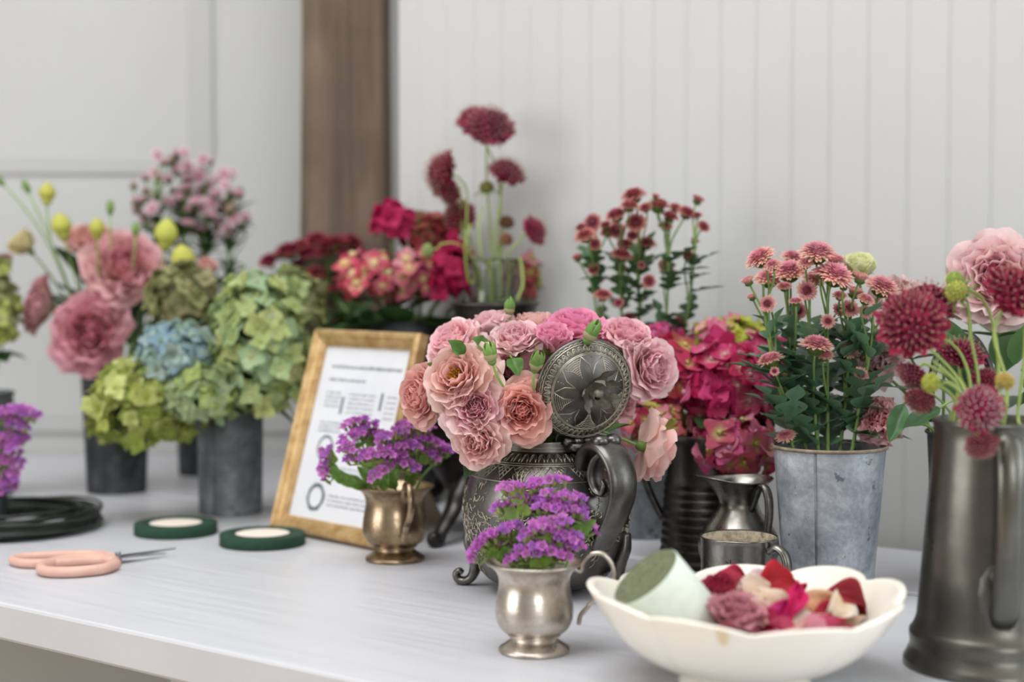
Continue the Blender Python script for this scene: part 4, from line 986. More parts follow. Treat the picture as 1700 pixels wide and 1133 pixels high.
mums('mums', fb, SET1, 6, 1.462, .033, 1, ['pink button chrysanthemum spray leftmost in the galvanised bucket', 'pink button chrysanthemum spray second from the left in the galvanised bucket', 'pink button chrysanthemum spray left of centre in the galvanised bucket', 'pink button chrysanthemum spray right of centre in the galvanised bucket', 'pink button chrysanthemum spray second from the right in the galvanised bucket', 'pink button chrysanthemum spray rightmost in the galvanised bucket, beside the burgundy scabiosa'], 'button chrysanthemums in the galvanised bucket', 20, 31, '5f8062', .043, lv=(560, 735))
bb_ = cr([(535, 122, 150, 'o'), (690, 120, 62, 's'), (992, 148, 98, 's'), (500, 195, 115, 'o'), (710, 195, 150, 'o'), (620, 205, 90, 'o'), (410, 262, 135, 'o'), (910, 245, 120, 'o'), (830, 208, 95, 'o'), (790, 272, 115, 'o'), (240, 308, 112, 'f'), (152, 345, 75, 'o'), (550, 312, 128, 'f'), (1032, 338, 82, 'f'), (990, 258, 65, 'o'), (185, 412, 130, 'o'), (410, 367, 112, 'f'), (255, 462, 82, 'f'), (340, 382, 95, 'o'), (522, 402, 75, 'f'), (470, 472, 105, 'o'), (620, 467, 122, 'o'), (970, 445, 72, 's'),
    (440, 555, 132, 'o'), (920, 550, 98, 'o'), (127, 565, 82, 's'), (760, 627, 106, 'f'), (245, 648, 75, 'f'), (640, 732, 86, 'f'), (495, 655, 64, 's'), (310, 842, 112, 'o'), (425, 888, 64, 'f'), (585, 612, 48, 'f'), (500, 1000, 92, 'o'), (860, 1042, 105, 'f'), (760, 340, 90, 'o'), (330, 330, 80, 'o')], 930, 300, .2295)
mums('backmums', bb_, SET2, 5, 1.735, .035, 1, ['dusky pink chrysanthemum spray leftmost in the tall bunch behind the roses', 'dusky pink chrysanthemum spray left of centre in the tall bunch behind the roses', 'dusky pink chrysanthemum spray in the middle of the tall bunch behind the roses', 'dusky pink chrysanthemum spray right of centre in the tall bunch behind the roses', 'dusky pink chrysanthemum spray rightmost in the tall bunch behind the roses'], 'dusky chrysanthemums behind the roses', 16, 41, '4a6a46', .040, lv=(440, 690))
db = cr([(90, 385, 95, 'o'), (200, 335, 130, 'o'), (300, 350, 110, 'o'), (350, 270, 110, 'o'), (430, 300, 130, 'o'), (540, 285, 110, 'o'), (350, 455, 95, 'o'), (260, 305, 95, 'o'), (480, 275, 80, 'o'), (150, 345, 80, 'o'), (400, 345, 90, 'o'), (500, 340, 70, 'o'), (540, 640, 60, 'o'), (490, 710, 60, 'o'), (250, 400, 70, 'o'), (440, 540, 60, 'o')], 420, 320, .3)
mums('darkmums', db, SET3, 3, 2.19, .03, 1, ['wine pink chrysanthemum spray left in the bunch before the timber post', 'wine pink chrysanthemum spray in the middle of the bunch before the timber post', 'wine pink chrysanthemum spray right in the bunch before the timber post'], 'wine pink chrysanthemums before the post', 22, 51, '45633f', .050, lv=(450, 680))
rs = np.random.RandomState(9); wx = []
SETW = {k: [mum_mb(8, 'f5e0e5', 'f0d0da', 'd59dae', .2, 40, .2, '6b8244').mesh('bloom_waxflower', M['petal'])] for k in ('open', 'cup', 'side')}
SETW['bud'] = [mum_mb(9, 'd8b0b4', 'cfa6a8', '9a8a65', .2, 14, .9, '5f7a3c').mesh('bloom_waxflower', M['petal'])]
for i in range(100):
    a = rs.rand() * 6.28; q = math.sqrt(rs.rand()); u = 316 + 92 * q * math.cos(a); v = 318 - 70 * q * math.sin(a) + abs(u - 316) * .25
    wx.append((u, v, rs.uniform(17, 27), ('o', 'f', 'o', 'b')[rs.randint(4)]))
wx += [(388, 365, 28, 'f'), (408, 362, 22, 'o'), (405, 380, 16, 'b'), (370, 385, 30, 'f'), (262, 258, 20, 'f'), (360, 372, 24, 'o'), (222, 310, 18, 'b'), (398, 318, 20, 'b')]
mums('wax', wx, SETW, 4, 2.27, .04, 1, ['pale pink waxflower spray leftmost behind the lisianthus', 'pale pink waxflower spray left of centre behind the green hydrangea', 'pale pink waxflower spray right of centre behind the green hydrangea', 'pale pink waxflower spray rightmost, nearest the white wall left of the post'], 'waxflower behind the hydrangea', 60, 61, '466839', .038, lobes=0, lv=(345, 520))

# ------------------------------------------------------------------ hydrangeas
def hyd_floret(mb, c, f, L, rs, pal, ctr, eye=.17):
    R = frame(f, rs.rand() * 6); col = lin(pal[rs.randint(len(pal))]) * rs.uniform(.85, 1.12); cc = lin(ctr[rs.randint(len(ctr))])
    t = rs.uniform(.0, .3); a0 = rs.uniform(1.05, 1.4)
    for k in range(4):
        petal(mb, L * rs.uniform(.85, 1.15), L * .60, L * .05, 0, k * PI / 2 + rs.randn() * .12, a0 + rs.randn() * .15, a0 + rs.uniform(-.3, .7), 1, L * rs.uniform(.6, 1.5), L * .06, 1.2, rs.rand() * 6, mixc(col, cc, .9), mixc(col, cc, t * .5), ns=6, nt=5, round_=.5, R=R, t=c, cup=rs.choice([-.6, .9]), gexp=-(.25 + eye))
    mb.ball(c + f * L * .10, L * eye, cc * .97, n=6)
def hydrangea(label, key, uv, d, rx, rv, n, L, pal, ctr, seed, group, inner='5c6b38', leaves=2, leafcol='35502a', depth=.8, spread=.75, up=0.25, eye=.17):
    rs = np.random.RandomState(seed); c = PD(*uv, d); rx, rv = px(rx, d), px(rv, d); ry = rx * depth
    B, Mo = ends(key, c, spread, seed); root = thing('hydrangea', label, 'flower', B, group)
    hd = MB(); sm = MB(); base = c - V3(0, 0, rv * .45) + (Mo - c) * .12
    for i in range(n):
        z = 1 - 1.72 * (i + .5) / n; q = math.sqrt(max(0, 1 - z * z)); a = i * 2.39996 + rs.randn() * .2
        nn = V3(q * math.cos(a), q * math.sin(a), z); k = rs.uniform(.70, 1.08) * (1 + .10 * math.sin(a * 2.3 + seed) * q)
        p = c + nn * V3(rx, ry, rv) * k; f = unit(nn / V3(rx, ry, rv) * rx + rs.randn(3) * .25 + V3(0, 0, up))
        hyd_floret(hd, p, f, L * rs.uniform(.8, 1.3), rs, pal, ctr, eye)
        if i % 2 == 0: sm.tube([base, c + nn * V3(rx, ry, rv) * k * .55, p - f * .001], [.0011, .0008, .0006], 4, lin(inner) * rs.uniform(.8, 1.3), caps=False)
    hd.build('flower_head', M['petal'], root); sm.build('flower_stalks', M['leaf'], root)
    stem_mb(path(B, Mo, base, base - Mo), .0028, .0024, '6d7f48').build('stem', M['stem'], root)
    for k in range(leaves):
        lm = MB(); a = rs.rand() * 6.28; o = unit(V3(math.cos(a), math.sin(a) * .7 - .3, rs.uniform(-.2, .3))); j = base * .75 + Mo * .25
        leaf_mb(lm, j, j + o * max(.05, rx * 1.05), V3(0, 0, 1), .021, lin(leafcol) * rs.uniform(.8, 1.2), .2, droop=.25); lm.build('leaf', M['leaf'], root)
GREEN = ('b4c383', 'c2cd86', 'a5bd84', 'cbd28b', 'a9c49a'); GC = ('d5d9a2', 'bcc77a', 'c8d8b8')
LIME = ('b3bd5c', 'c6cc74', '94a34c', 'b9bf74', '8a9a48', 'd0d68a'); OLIVE = ('8f9560', '9da06c', '7c7f55', 'a39b74', 'b1ad7d'); BLUE = ('a9c4cf', '93b1c6', 'b6ccc7', 'a5c0ac', '8aa4c0')
g_ = 'green hydrangeas in the zinc bucket'
hydrangea('large pale green hydrangea head, tallest, above the grey zinc bucket', 'hyd', (427, 585), 1.86, 80, 132, 290, .0135, GREEN, GC, 1, g_)
hydrangea('yellow green hydrangea head hanging lowest before the charcoal bucket', 'hyd', (240, 675), 1.85, 92, 76, 230, .0132, LIME, ('ccd37c', 'a7b24f'), 2, g_, spread=.95, up=.0)
hydrangea('blue-tinted hydrangea head between the green ones', 'hyd', (288, 592), 1.84, 56, 54, 120, .0132, BLUE, ('c8d8c0', '9bb09a'), 3, g_, leaves=1)
hydrangea('olive hydrangea head just below the yellow lisianthus buds', 'hyd', (303, 495), 1.96, 55, 55, 90, .0130, OLIVE, ('a9a878', '8a8458'), 4, g_)
hydrangea('faded olive hydrangea head behind the tall pale green one, next to the wine pink chrysanthemums', 'hyd', (488, 545), 1.965, 50, 95, 120, .0125, OLIVE[:3] + GREEN[:2], ('b9b58d', 'a0a068'), 5, g_)
hydrangea('grey green hydrangea head low in front, over the bucket rim', 'hyd', (330, 655), 1.815, 50, 48, 85, .0125, ('9fb587', 'b0bf92', 'a9b86c'), GC, 6, g_, leaves=0)
hydrangea('green hydrangea head cut by the left picture edge', 'edge', (-22, 515), 2.02, 48, 78, 110, .0130, OLIVE[:2] + LIME[:2], ('b9b58d', 'a0a068'), 7, 'hydrangea at the left edge')
MAG = ('cf2268', 'dd3f82', 'bd1a56', 'e6649c', 'cc2c72'); PKC = ('f3e0b0', 'f0b8c4', 'e6d98e'); DEEP = ('b51650', 'c51f5e', 'a81548', 'd23478')
g_ = 'magenta hydrangea in the black pot'
hydrangea('pink hydrangea cluster with cream eyes, leftmost in the black pot, touching the post', 'magleft', (618, 460), 1.99, 50, 40, 40, .0150, ('dd3f80', 'd42c70', 'e25c94'), ('f6e3b4', 'f4d7a0'), 11, g_, depth=1, eye=.34)
hydrangea('pink and cream hydrangea cluster in the middle of the black pot', 'magleft', (697, 458), 1.98, 42, 38, 36, .0155, ('d5527f', 'c63e6c', 'e59aa6'), ('f2dfa4', 'e9c99a'), 12, g_, depth=1, eye=.34)
hydrangea('deep magenta hydrangea cluster left of the clear glass vase', 'magleft', (747, 452), 1.96, 30, 46, 46, .0150, DEEP, ('b81d56', 'c92a66'), 13, g_, depth=1)
hydrangea('topmost magenta hydrangea cluster at the right edge of the post', 'magleft', (650, 366), 2.0, 26, 22, 22, .0170, DEEP, ('c92a66', 'd86a94'), 14, g_, depth=1, leaves=1)
hydrangea('dull red and green hydrangea cluster below the side-facing scabiosa', 'magleft', (716, 388), 2.02, 42, 34, 60, .0125, ('9a3d46', '8d5a48', 'a7394f', '7d6a45', 'b6335e'), ('a89a5a', 'b0505e'), 15, g_, depth=1)
hydrangea('pink hydrangea cluster right of the clear glass vase', 'magleft', (880, 462), 2.0, 28, 34, 34, .0150, ('cf5078', 'b8405e', 'd98fa0', 'a9a256'), ('e7c78e', 'c9b55a'), 16, g_, depth=.6, leaves=1, spread=.9)
m = MB(); root = thing('foliage', 'broad dark green leaves at the rim of the black pot behind the gilt frame', 'leaves', V3(*VES['magleft'][0]) + V3(0, 0, .006)); rs = np.random.RandomState(3); pc0 = VES['magleft'][0]
for i in range(22):
    a = rs.rand() * 6.28; b_ = pc0 + V3(.035 * math.cos(a), .035 * math.sin(a), .225); dv = unit(V3(math.cos(a), math.sin(a) * .5, rs.uniform(-.05, .5)))
    leaf_mb(m, b_, b_ + dv * rs.uniform(.05, .075), V3(0, 0, 1), .022, ('2f4a25', '3d5a2d', '4a6434')[i % 3])
m.build('leaves', M['leaf'], root); m = MB()
for i in range(6): m.tube([pc0 + V3(.02 * math.cos(i), .02 * math.sin(i), .006), pc0 + V3(.034 * math.cos(i), .034 * math.sin(i), .226)], .002, 5, lin('5a7040'))
m.build('stems', M['stem'], root)
g_ = 'hot pink hydrangea in the dark jug'
hydrangea('deep magenta hydrangea head right beside the open teapot lid', 'jug', (1112, 622), 1.625, 62, 58, 84, .0140, DEEP + ('d8487f',), ('e5b89a', 'cf6a8c', 'e2cf7c'), 21, g_, depth=1)
hydrangea('largest hot pink hydrangea head in the middle of the dark jug', 'jug', (1205, 640), 1.60, 68, 72, 104, .0150, MAG, ('e9b0c0', 'd9487f', 'f0c9c0'), 22, g_, depth=.9)
hydrangea('lime green and pink hydrangea head topmost over the dark jug', 'jug', (1215, 560), 1.69, 62, 34, 84, .0095, ('c3c74a', 'b2bd3e', 'd9d768', 'dd6f96', 'e59aae'), ('d8d860', 'e6b0b4'), 23, g_, depth=.9)
hydrangea('hot pink hydrangea head with lime centres hanging lowest above the small cream jug', 'jug', (1222, 745), 1.555, 58, 44, 58, .0160, ('cc2e72', 'd8588f', 'b9225e', 'e07fa5'), ('c9cf62', 'dfe08a', 'e8a9bd'), 24, g_, depth=.9, up=-.2, leaves=0)
hydrangea('mixed pink and lime hydrangea head behind the drooping rose', 'jug', (1092, 705), 1.60, 52, 40, 50, .0125, ('bb2a62', 'd8809a', 'a9a04a', 'c2446f'), ('d9c27c', 'c9cf62'), 25, g_, depth=.9, leaves=0)
hydrangea('pink hydrangea head peeping out right of the roses below the dusky chrysanthemums', 'jug', (1100, 566), 1.69, 32, 22, 34, .0110, ('cf3f7c', 'dd6b9b'), ('e9a6bd',), 26, g_, depth=.9, leaves=1)
hydrangea('pink hydrangea head at the right, touching the chrysanthemum leaves', 'jug', (1268, 640), 1.62, 36, 80, 64, .0140, ('d2457f', 'e07ba3', 'bf2a64'), ('f2c9d2', 'd8d070'), 27, g_, depth=.9)

# ------------------------------------------------------------------ lisianthus
def lisi(label, uv, d, dia, face, colr, seed, key, group, opn=1.0, n=40, tight=.8, ruf=.0050, base='e8d9b0', spread=.8):
    add_rose(label, uv, d, px(dia, d) / 1.70, face, colr, seed, opn, n, False, tight, key, ruf, True, True, group, 'lisianthus', 'flower', base, spread)
bc_.update(lp=('dd8097', 'f0bcc2'), ld=('cc6a82', 'e3a6b2'), lo=('e7a298', 'f0c2ba'), lc=('e6d593', 'ece0b4'), lw=('f0b6bf', 'f8dadb'), ly=('e6e79c', 'f3f3cc'))
g_ = 'pink lisianthus in the charcoal bucket'
lisi('large pink lisianthus, upper right in the charcoal bucket', (205, 447), 2.05, 132, (.25, -.62, .45), 'lp', 61, 'lis', g_, .85, 46)
lisi('dusky pink lisianthus facing forward, lowest in the charcoal bucket', (150, 552), 2.02, 132, (-.08, -.95, .10), 'ld', 62, 'lis', g_, 1.0, 50)
lisi('dusky pink lisianthus seen from the side at the far left of the charcoal bucket', (68, 508), 2.07, 95, (-.85, -.25, .25), 'ld', 63, 'lis', g_, .8, 36, spread=.9)
lisi('peach pink lisianthus at the top back of the charcoal bucket', (150, 402), 2.12, 88, (.0, -.45, .7), 'lo', 64, 'lis', g_, .75, 34)
lisi('cream yellow half-open lisianthus at the upper left of the charcoal bucket', (40, 406), 2.08, 66, (-.55, -.3, .7), 'lc', 65, 'lis', g_, .35, 24, 1.3, .001)
lisi('small peach lisianthus behind the yellow buds', (342, 442), 2.02, 42, (.3, -.3, .8), 'lo', 66, 'hyd', g_, .6, 20)
g_ = 'yellow green lisianthus buds at the left'
for uv, d, s_, lab, sd_, f_ in (((78, 328), 2.06, .021, 'yellow green lisianthus bud, highest of the left buds', 71, (.05, 0, 1)), ((104, 384), 2.04, .026, 'yellow green lisianthus bud above the cream lisianthus stems', 72, (-.2, -.1, 1)), ((161, 386), 2.0, .020, 'round yellow bud in front of the peach pink lisianthus', 73, (.1, -.3, 1)), ((275, 398), 2.0, .029, 'yellow bud standing before the pale waxflower leaves', 74, (.15, -.2, 1)), ((306, 442), 1.98, .030, 'yellow bud just above the olive hydrangea', 75, (-.1, -.3, 1))):
    add_bud(lab, uv, d, s_, f_, sd_, 'lis', 'dcdc6e', 'c3cb62', g_, 'bud', 'lisianthus_bud', .55)
for uv, d, lab, sd_, f_ in (((183, 352), 2.03, 'thin green closed bud on an upright stem over the large pink lisianthus', 81, (0, 0, 1)), ((225, 388), 2.02, 'second thin green closed bud right of the upright one', 82, (.05, 0, 1)), ((3, 304), 2.07, 'thin green bud at the left picture edge, pointing up left', 83, (-.7, 0, .7)), ((46, 316), 2.07, 'thin green bud between the edge bud and the highest yellow bud', 84, (-.4, 0, .9))):
    add_bud(lab, uv, d, .0095, f_, sd_, 'lis', '8fae62', '7fa258', 'thin green buds at the left', 'bud', 'lisianthus_bud', 1.15)
def bushy(label, key, n, L, W, cols, seed, z, rr, group=None, name='foliage'):
    c, r, h, b = VES[key]; root = thing(name, label, 'leaves', c + V3(0, 0, b), group); m = MB(); rs = np.random.RandomState(seed)
    for i in range(n):
        a = rs.rand() * 6.28; q = rr * math.sqrt(rs.rand()); b_ = c + V3(q * math.cos(a), q * math.sin(a), rs.uniform(*z)); dv = unit(V3(math.cos(a), math.sin(a), rs.uniform(.1, 1.4)))
        leaf_mb(m, b_, b_ + dv * L * rs.uniform(.7, 1.2), V3(0, 0, 1), W, cols[i % len(cols)], .3)
    m.build('leaves', M['leaf'], root); m = MB()
    for i in range(5): m.tube([c + V3(.4 * r * math.cos(i * 1.3), .4 * r * math.sin(i * 1.3), b), c + V3(min(rr, r * .8) * math.cos(i * 1.3), min(rr, r * .8) * math.sin(i * 1.3), h), c + V3(rr * math.cos(i * 1.3), rr * math.sin(i * 1.3), z[1])], .0015, 5, lin('5f7f45'))
    m.build('stems', M['stem'], root)
bushy('dark green lisianthus leaves between the pink blooms at the far left', 'lis', 44, .062, .014, ('36552b', '46683a', '2c4724'), 5, (.17, .29), .052)
g_ = 'pale lisianthus in the watering can'
lisi('big ruffled pale pink lisianthus at the upper right edge', (1655, 462), 1.455, 150, (-.30, -.88, .25), 'lw', 91, 'can', g_, 1.05, 56, .7, .0045)
lisi('blurred pale pink lisianthus behind the chrysanthemums and the pitcher scabiosa', (1484, 492), 1.50, 88, (-.2, -.5, .8), 'lw', 92, 'can', g_, .8, 34, spread=.95)
lisi('coral pink lisianthus low between the galvanised bucket and the pitcher', (1462, 700), 1.44, 82, (-.6, -.6, .3), 'lp', 93, 'can', g_, .9, 34, spread=.98)
lisi('pale pink lisianthus half hidden by the large burgundy scabiosa', (1455, 600), 1.49, 86, (-.4, -.7, .5), 'lw', 94, 'can', g_, .9, 34, spread=.95)
lisi('pale yellow lisianthus half-open above the chrysanthemums', (1428, 446), 1.50, 74, (-.05, -.35, .95), 'ly', 95, 'can', g_, .40, 24, 1.1, .0015, 'cdd98c', .95)
bushy('grey green lisianthus leaves rising from the watering can', 'can', 22, .062, .017, ('5f8050', '4e7045', '6f8f60'), 8, (.14, .25), .05)
for a_, b_, lab in (((1500, 672, 1.36), (1478, 738, 1.35), 'dark green leaf curling down beside the chrysanthemums'), ((1560, 678, 1.34), (1500, 722, 1.33), 'green pointed leaf drooping left of the pitcher rim')):
    B_, Mo_ = ends('can', PD(*a_), .95, 3); q = thing('lisianthus_leaf', lab, 'leaf', B_); m = MB(); leaf_mb(m, PD(*a_), PD(*b_), V3(0, -.5, .7), .0085, '3d5f34', .6, droop=-.2, wave=.0015); m.build('leaf_blade', M['leaf'], q)
    stem_mb(path(B_, Mo_, PD(*a_), unit(PD(*b_) - PD(*a_))), .0013, .0012, '7f9a55').build('stem', M['stem'], q)

# ------------------------------------------------------------------ scabiosa
def scab_mb(seed, ctip, cdeep, pin, npin=105, flat=.75, pinr=.023):
    """pincushion bloom of radius 1"""
    rs = np.random.RandomState(seed); mb = MB(); ct, cdp, cp = lin(ctip), lin(cdeep), lin(pin)
    mb.ball((0, 0, .0), .5, cdp, n=12, sz=flat)
    def floret(c, f, L, k, pet):
        R = frame(f, rs.rand() * 6); col = mixc(cdp, ct, rs.rand())
        for i in range(pet): petal(mb, L * rs.uniform(.8, 1.2), L * .42, L * .06, 0, i * 2 * PI / pet, .6, 1.5, 1, L * .5, L * .10, 1.5, rs.rand() * 6, cdp, col, ns=5, nt=5, round_=.4, R=R, t=c)
    for i in range(17):
        a = i * 2 * PI / 17; f = unit(V3(math.cos(a), math.sin(a), .15 + .2 * (i % 2))); c = V3(math.cos(a) * .55, math.sin(a) * .55, .02)
        R = frame(f, 0)
        for k in (-1, 0, 1): petal(mb, .62 * rs.uniform(.65, 1.15), .22, .45, 0.02, a + k * .16, 1.15 - .2 * abs(k) + rs.randn() * .15, 1.75 + rs.randn() * .25, 1, .3, .10, 1.9, rs.rand() * 6, cdp, mixc(cdp, ct, rs.uniform(.3, 1)), ns=6, nt=5, round_=.3)
    for i in range(64):
        zz = 1 - 1.15 * (i + .5) / 64; q = math.sqrt(1 - zz * zz); a = i * 2.39996; n_ = unit(V3(q * math.cos(a), q * math.sin(a), zz + .1))
        floret(V3(.66 * q * math.cos(a), .66 * q * math.sin(a), flat * .72 * zz), unit(n_ + rs.randn(3) * .2), .27, 1, 4)
    for i in range(npin):
        zz = 1 - .95 * (i + .5) / npin; q = math.sqrt(1 - zz * zz); a = i * 2.39996 + .5; n_ = unit(V3(q * math.cos(a), q * math.sin(a), zz)); c = V3(.60 * q * math.cos(a), .60 * q * math.sin(a), flat * .66 * zz)
        e = c + n_ * rs.uniform(.32, .46); mb.tube([c, e], pinr * .4, 3, cp, caps=False); mb.ball(e, pinr * rs.uniform(.7, 1.4), cp * rs.uniform(.85, 1.1), n=5)
    gb = MB(); g = lin('7d9a50')
    for i in range(9): petal(gb, .75, .10, .15, -.18, i * 2 * PI / 9, 1.3, 1.75, 1, .5, .0, 1, 0, g * .8, g, ns=5, nt=3, round_=.7)
    gb.ball((0, 0, -.15), .28, g, n=10)
    return mb.mesh('bloom', M['petal']), gb.mesh('calyx', M['leaf'])
SC = [scab_mb(k, 'bd2e58', '74163a', 'deb8a6') for k in (1, 2)]; SCD = [scab_mb(k, 'a83552', '6a1c36', 'd8a9a4', pinr=.034) for k in (3, 4)]; SCW = [scab_mb(5, 'bd2e58', '8a1a40', 'f6eae4', 80, .7, .036)]
def scab(label, uv, d, dia, face, key, seed, S, group, spread=.7, mid=None, bend=.5):
    H = PD(*uv, d); f = unit(face); R_ = px(dia, d) / 2; B, Mo = ends(key, H, spread, seed); root = thing('scabiosa', label, 'flower', B, group)
    a, b = S[seed % len(S)]; q = frame(f, seed * 1.3); inst('bloom', a, root, H, q, R_); inst('calyx', b, root, H, q, R_)
    e = H - f * R_ * .3
    if mid is None: p = path(B, Mo, e, f, bend, 12)
    else: p = np.concatenate([[B, (B + Mo) / 2], cat_rom([Mo] + [PD(*q_) for q_ in mid] + [e - f * .010, e], 5)])
    stem_mb(p, .0014, .0013, '9db062').build('stem', M['stem'], root); return root
def pod(label, uv, d, size, face, key, seed, group, col='9aa64a', mid=None, tails=False, spread=.7):
    H = PD(*uv, d); f = unit(face); B, Mo = ends(key, H, spread, seed); root = thing('scabiosa_seed_head', label, 'bud', B, group); rs = np.random.RandomState(seed)
    m = MB(); R = frame(f, seed); c = lin(col)
    m.ball((0, 0, 0), size * .86, c * .85, n=14, sz=.85)
    for i in range(70):
        z = 1 - 1.5 * (i + .5) / 70; q = math.sqrt(max(0, 1 - z * z)); a = i * 2.39996; n_ = V3(q * math.cos(a), q * math.sin(a), z * .9); m.ball(n_ * size * .9, size * .17, c * rs.uniform(.8, 1.3), n=5)
    w_ = MB(); w_.add(m, R, H); w_.build('seed_head', M['leaf'], root)
    m = MB()
    for i in range(8): petal(m, size * (2.0 if tails else 1.2), size * .22, size * .3, -size * .6, i * PI / 4, 1.3 if tails else 1.0, 2.3 if tails else .5, 1, size, 0, 1, 0, lin('7f9f52') * .9, lin('8fae5c'), ns=6, nt=3, round_=.7)
    w_ = MB(); w_.add(m, R, H); w_.build('bracts', M['leaf'], root)
    e = H - f * size * .6; p = path(B, Mo, e, f, .5, 12) if mid is None else np.concatenate([[B, (B + Mo) / 2], cat_rom([Mo] + [PD(*q_) for q_ in mid] + [e - f * .006, e], 5)])
    stem_mb(p, .0013, .0011, 'a0b565').build('stem', M['stem'], root)
g_ = 'burgundy scabiosa in the pewter pitcher'
scab('largest burgundy scabiosa facing forward, left above the pitcher', (1513, 540), 1.165, 118, (-.25, -.85, .35), 'pitch', 1, SC, g_, .7, [(1605, 660, 1.175), (1575, 610, 1.19)])
scab('burgundy scabiosa right behind the largest one', (1543, 508), 1.215, 98, (.35, -.25, .9), 'pitch', 2, SC, g_, .7, [(1612, 650, 1.20), (1590, 580, 1.215)])
scab('burgundy scabiosa at the right edge before the big pale lisianthus', (1683, 488), 1.17, 112, (.25, -.62, .65), 'pitch', 3, SC, g_, .7, [(1672, 640, 1.17), (1650, 560, 1.175)])
scab('burgundy scabiosa with white stamens nodding over the pitcher rim', (1626, 680), 1.095, 80, (-.05, -.95, .15), 'pitch', 4, SCW, g_, .9, [(1650, 668, 1.12)])
scab('faded burgundy scabiosa hanging in front of the pitcher body', (1628, 737), 1.085, 58, (.0, -.75, -.65), 'pitch', 6, SCD, g_, .9, [(1640, 690, 1.105)])
scab('dark burgundy scabiosa drooping below the largest one', (1516, 622), 1.19, 56, (-.6, -.4, -.5), 'pitch', 5, SCD, g_, .8, [(1590, 640, 1.19), (1550, 612, 1.19)])
scab('dark burgundy scabiosa lowest at the left of the pitcher', (1527, 664), 1.18, 50, (-.4, -.6, -.5), 'pitch', 7, SCD, g_, .85, [(1585, 665, 1.18), (1555, 640, 1.18)])
scab('burgundy scabiosa inside the hoop handle of the watering can', (1597, 592), 1.23, 76, (.1, -.35, .8), 'pitch', 8, SC, g_)
scab('small burgundy scabiosa above the one with white stamens', (1636, 632), 1.215, 50, (.1, -.6, .7), 'pitch', 9, SC, g_)
g_ = 'green scabiosa seed heads in the pewter pitcher'
pod('green spiky scabiosa bud highest in the pitcher, on a curved stem', (1584, 464), 1.19, .0066, (-.5, -.2, .8), 'pitch', 11, g_, 'a9ba5c', [(1655, 640, 1.19), (1650, 545, 1.19), (1625, 490, 1.19)], True)
pod('green spiky scabiosa bud just below the highest one', (1588, 484), 1.185, .0085, (-.7, -.4, .5), 'pitch', 12, g_, 'b3bb5c', [(1625, 640, 1.185), (1612, 560, 1.185), (1608, 510, 1.185)], True)
pod('yellow green round scabiosa pod left above the pitcher rim', (1546, 636), 1.135, .0072, (-.8, -.5, .2), 'pitch', 13, g_, 'b7bb52', [(1600, 662, 1.14), (1575, 636, 1.135)])
pod('orange green round scabiosa pod at the right above the pitcher rim', (1668, 634), 1.14, .0070, (.2, -.5, .8), 'pitch', 14, g_, 'b59a52', [(1672, 672, 1.14)])
for i, (pts, lab) in enumerate((([(1600, 690, 1.175), (1590, 640, 1.17), (1548, 598, 1.165)], 'bare pale green scabiosa stem crossing below the largest scabiosa'), ([(1690, 690, 1.17), (1700, 600, 1.165), (1702, 540, 1.165)], 'pale green scabiosa stem at the right picture edge'))):
    c, r, h, b = VES['pitch']; root = thing('bare_scabiosa', lab, 'stem', c + V3(.006 * i, 0, b)); m = MB(); p = [PD(*q) for q in pts]
    m.tube(np.concatenate([[c + V3(.006 * i, 0, b)], cat_rom([c + V3(-.01 + .03 * i, -.01, h * .98)] + p, 5)]), .0014, 6, lin('9db062')); m.build('stem', M['stem'], root)
g_ = 'burgundy scabiosa in the glass vase'
scab('tallest burgundy scabiosa, alone against the white boards', (812, 214), 1.93, 84, (.15, -.70, .65), 'glass', 21, SCD, g_, .7, [(815, 400, 1.95), (808, 300, 1.94)])
scab('burgundy scabiosa overlapping the tallest one on its left', (787, 200), 1.96, 62, (-.35, -.4, .85), 'glass', 22, SC, g_, .7, [(830, 400, 1.96), (826, 290, 1.96)])
scab('side-facing burgundy scabiosa on the left of the glass vase', (738, 288), 1.93, 78, (-.92, -.25, .25), 'glass', 23, SCD, g_, .7, [(776, 400, 1.94), (775, 320, 1.94), (765, 300, 1.935)])
scab('dark burgundy scabiosa below the side-facing one', (748, 318), 1.98, 50, (-.6, -.5, -.2), 'glass', 24, SCD, g_, .7, [(770, 400, 1.97)])
scab('nodding burgundy scabiosa below right of the tallest', (840, 290), 1.93, 66, (.30, -.40, .85), 'glass', 25, SCD, g_, .7, [(822, 400, 1.94), (830, 340, 1.935)])
scab('burgundy scabiosa farthest right of the glass vase', (885, 384), 1.92, 54, (.80, -.5, .35), 'glass', 26, SC, g_, .8, [(842, 425, 1.93), (862, 402, 1.925)])
scab('dim burgundy scabiosa low behind the glass vase stems', (764, 362), 1.99, 58, (-.2, -.8, .4), 'glass', 27, SCD, g_)
g_ = 'scabiosa seed heads in the glass vase'
pod('green leafy scabiosa seed head between the tall stems of the glass vase', (808, 312), 1.935, .0092, (-.1, -.2, 1), 'glass', 31, g_, '7f7a3c', [(816, 400, 1.945)], True)
pod('pale green round bud on a stem curving left, before the magenta flowers', (711, 416), 1.90, .0085, (-1, -.2, -.2), 'glass', 32, g_, 'b4c07c', [(782, 425, 1.93), (760, 405, 1.91), (735, 405, 1.90)])
pod('brown scabiosa seed head right of the glass vase stems', (841, 370), 1.95, .0095, (.2, -.3, .9), 'glass', 33, g_, '8a6244', [(830, 420, 1.95)])
pod('lower brown scabiosa seed head at the mouth of the glass vase', (840, 398), 1.94, .0085, (.3, -.4, .6), 'glass', 34, g_, '96684a', [(832, 425, 1.945)])
c, r, h, b = VES['glass']; rs = np.random.RandomState(2)
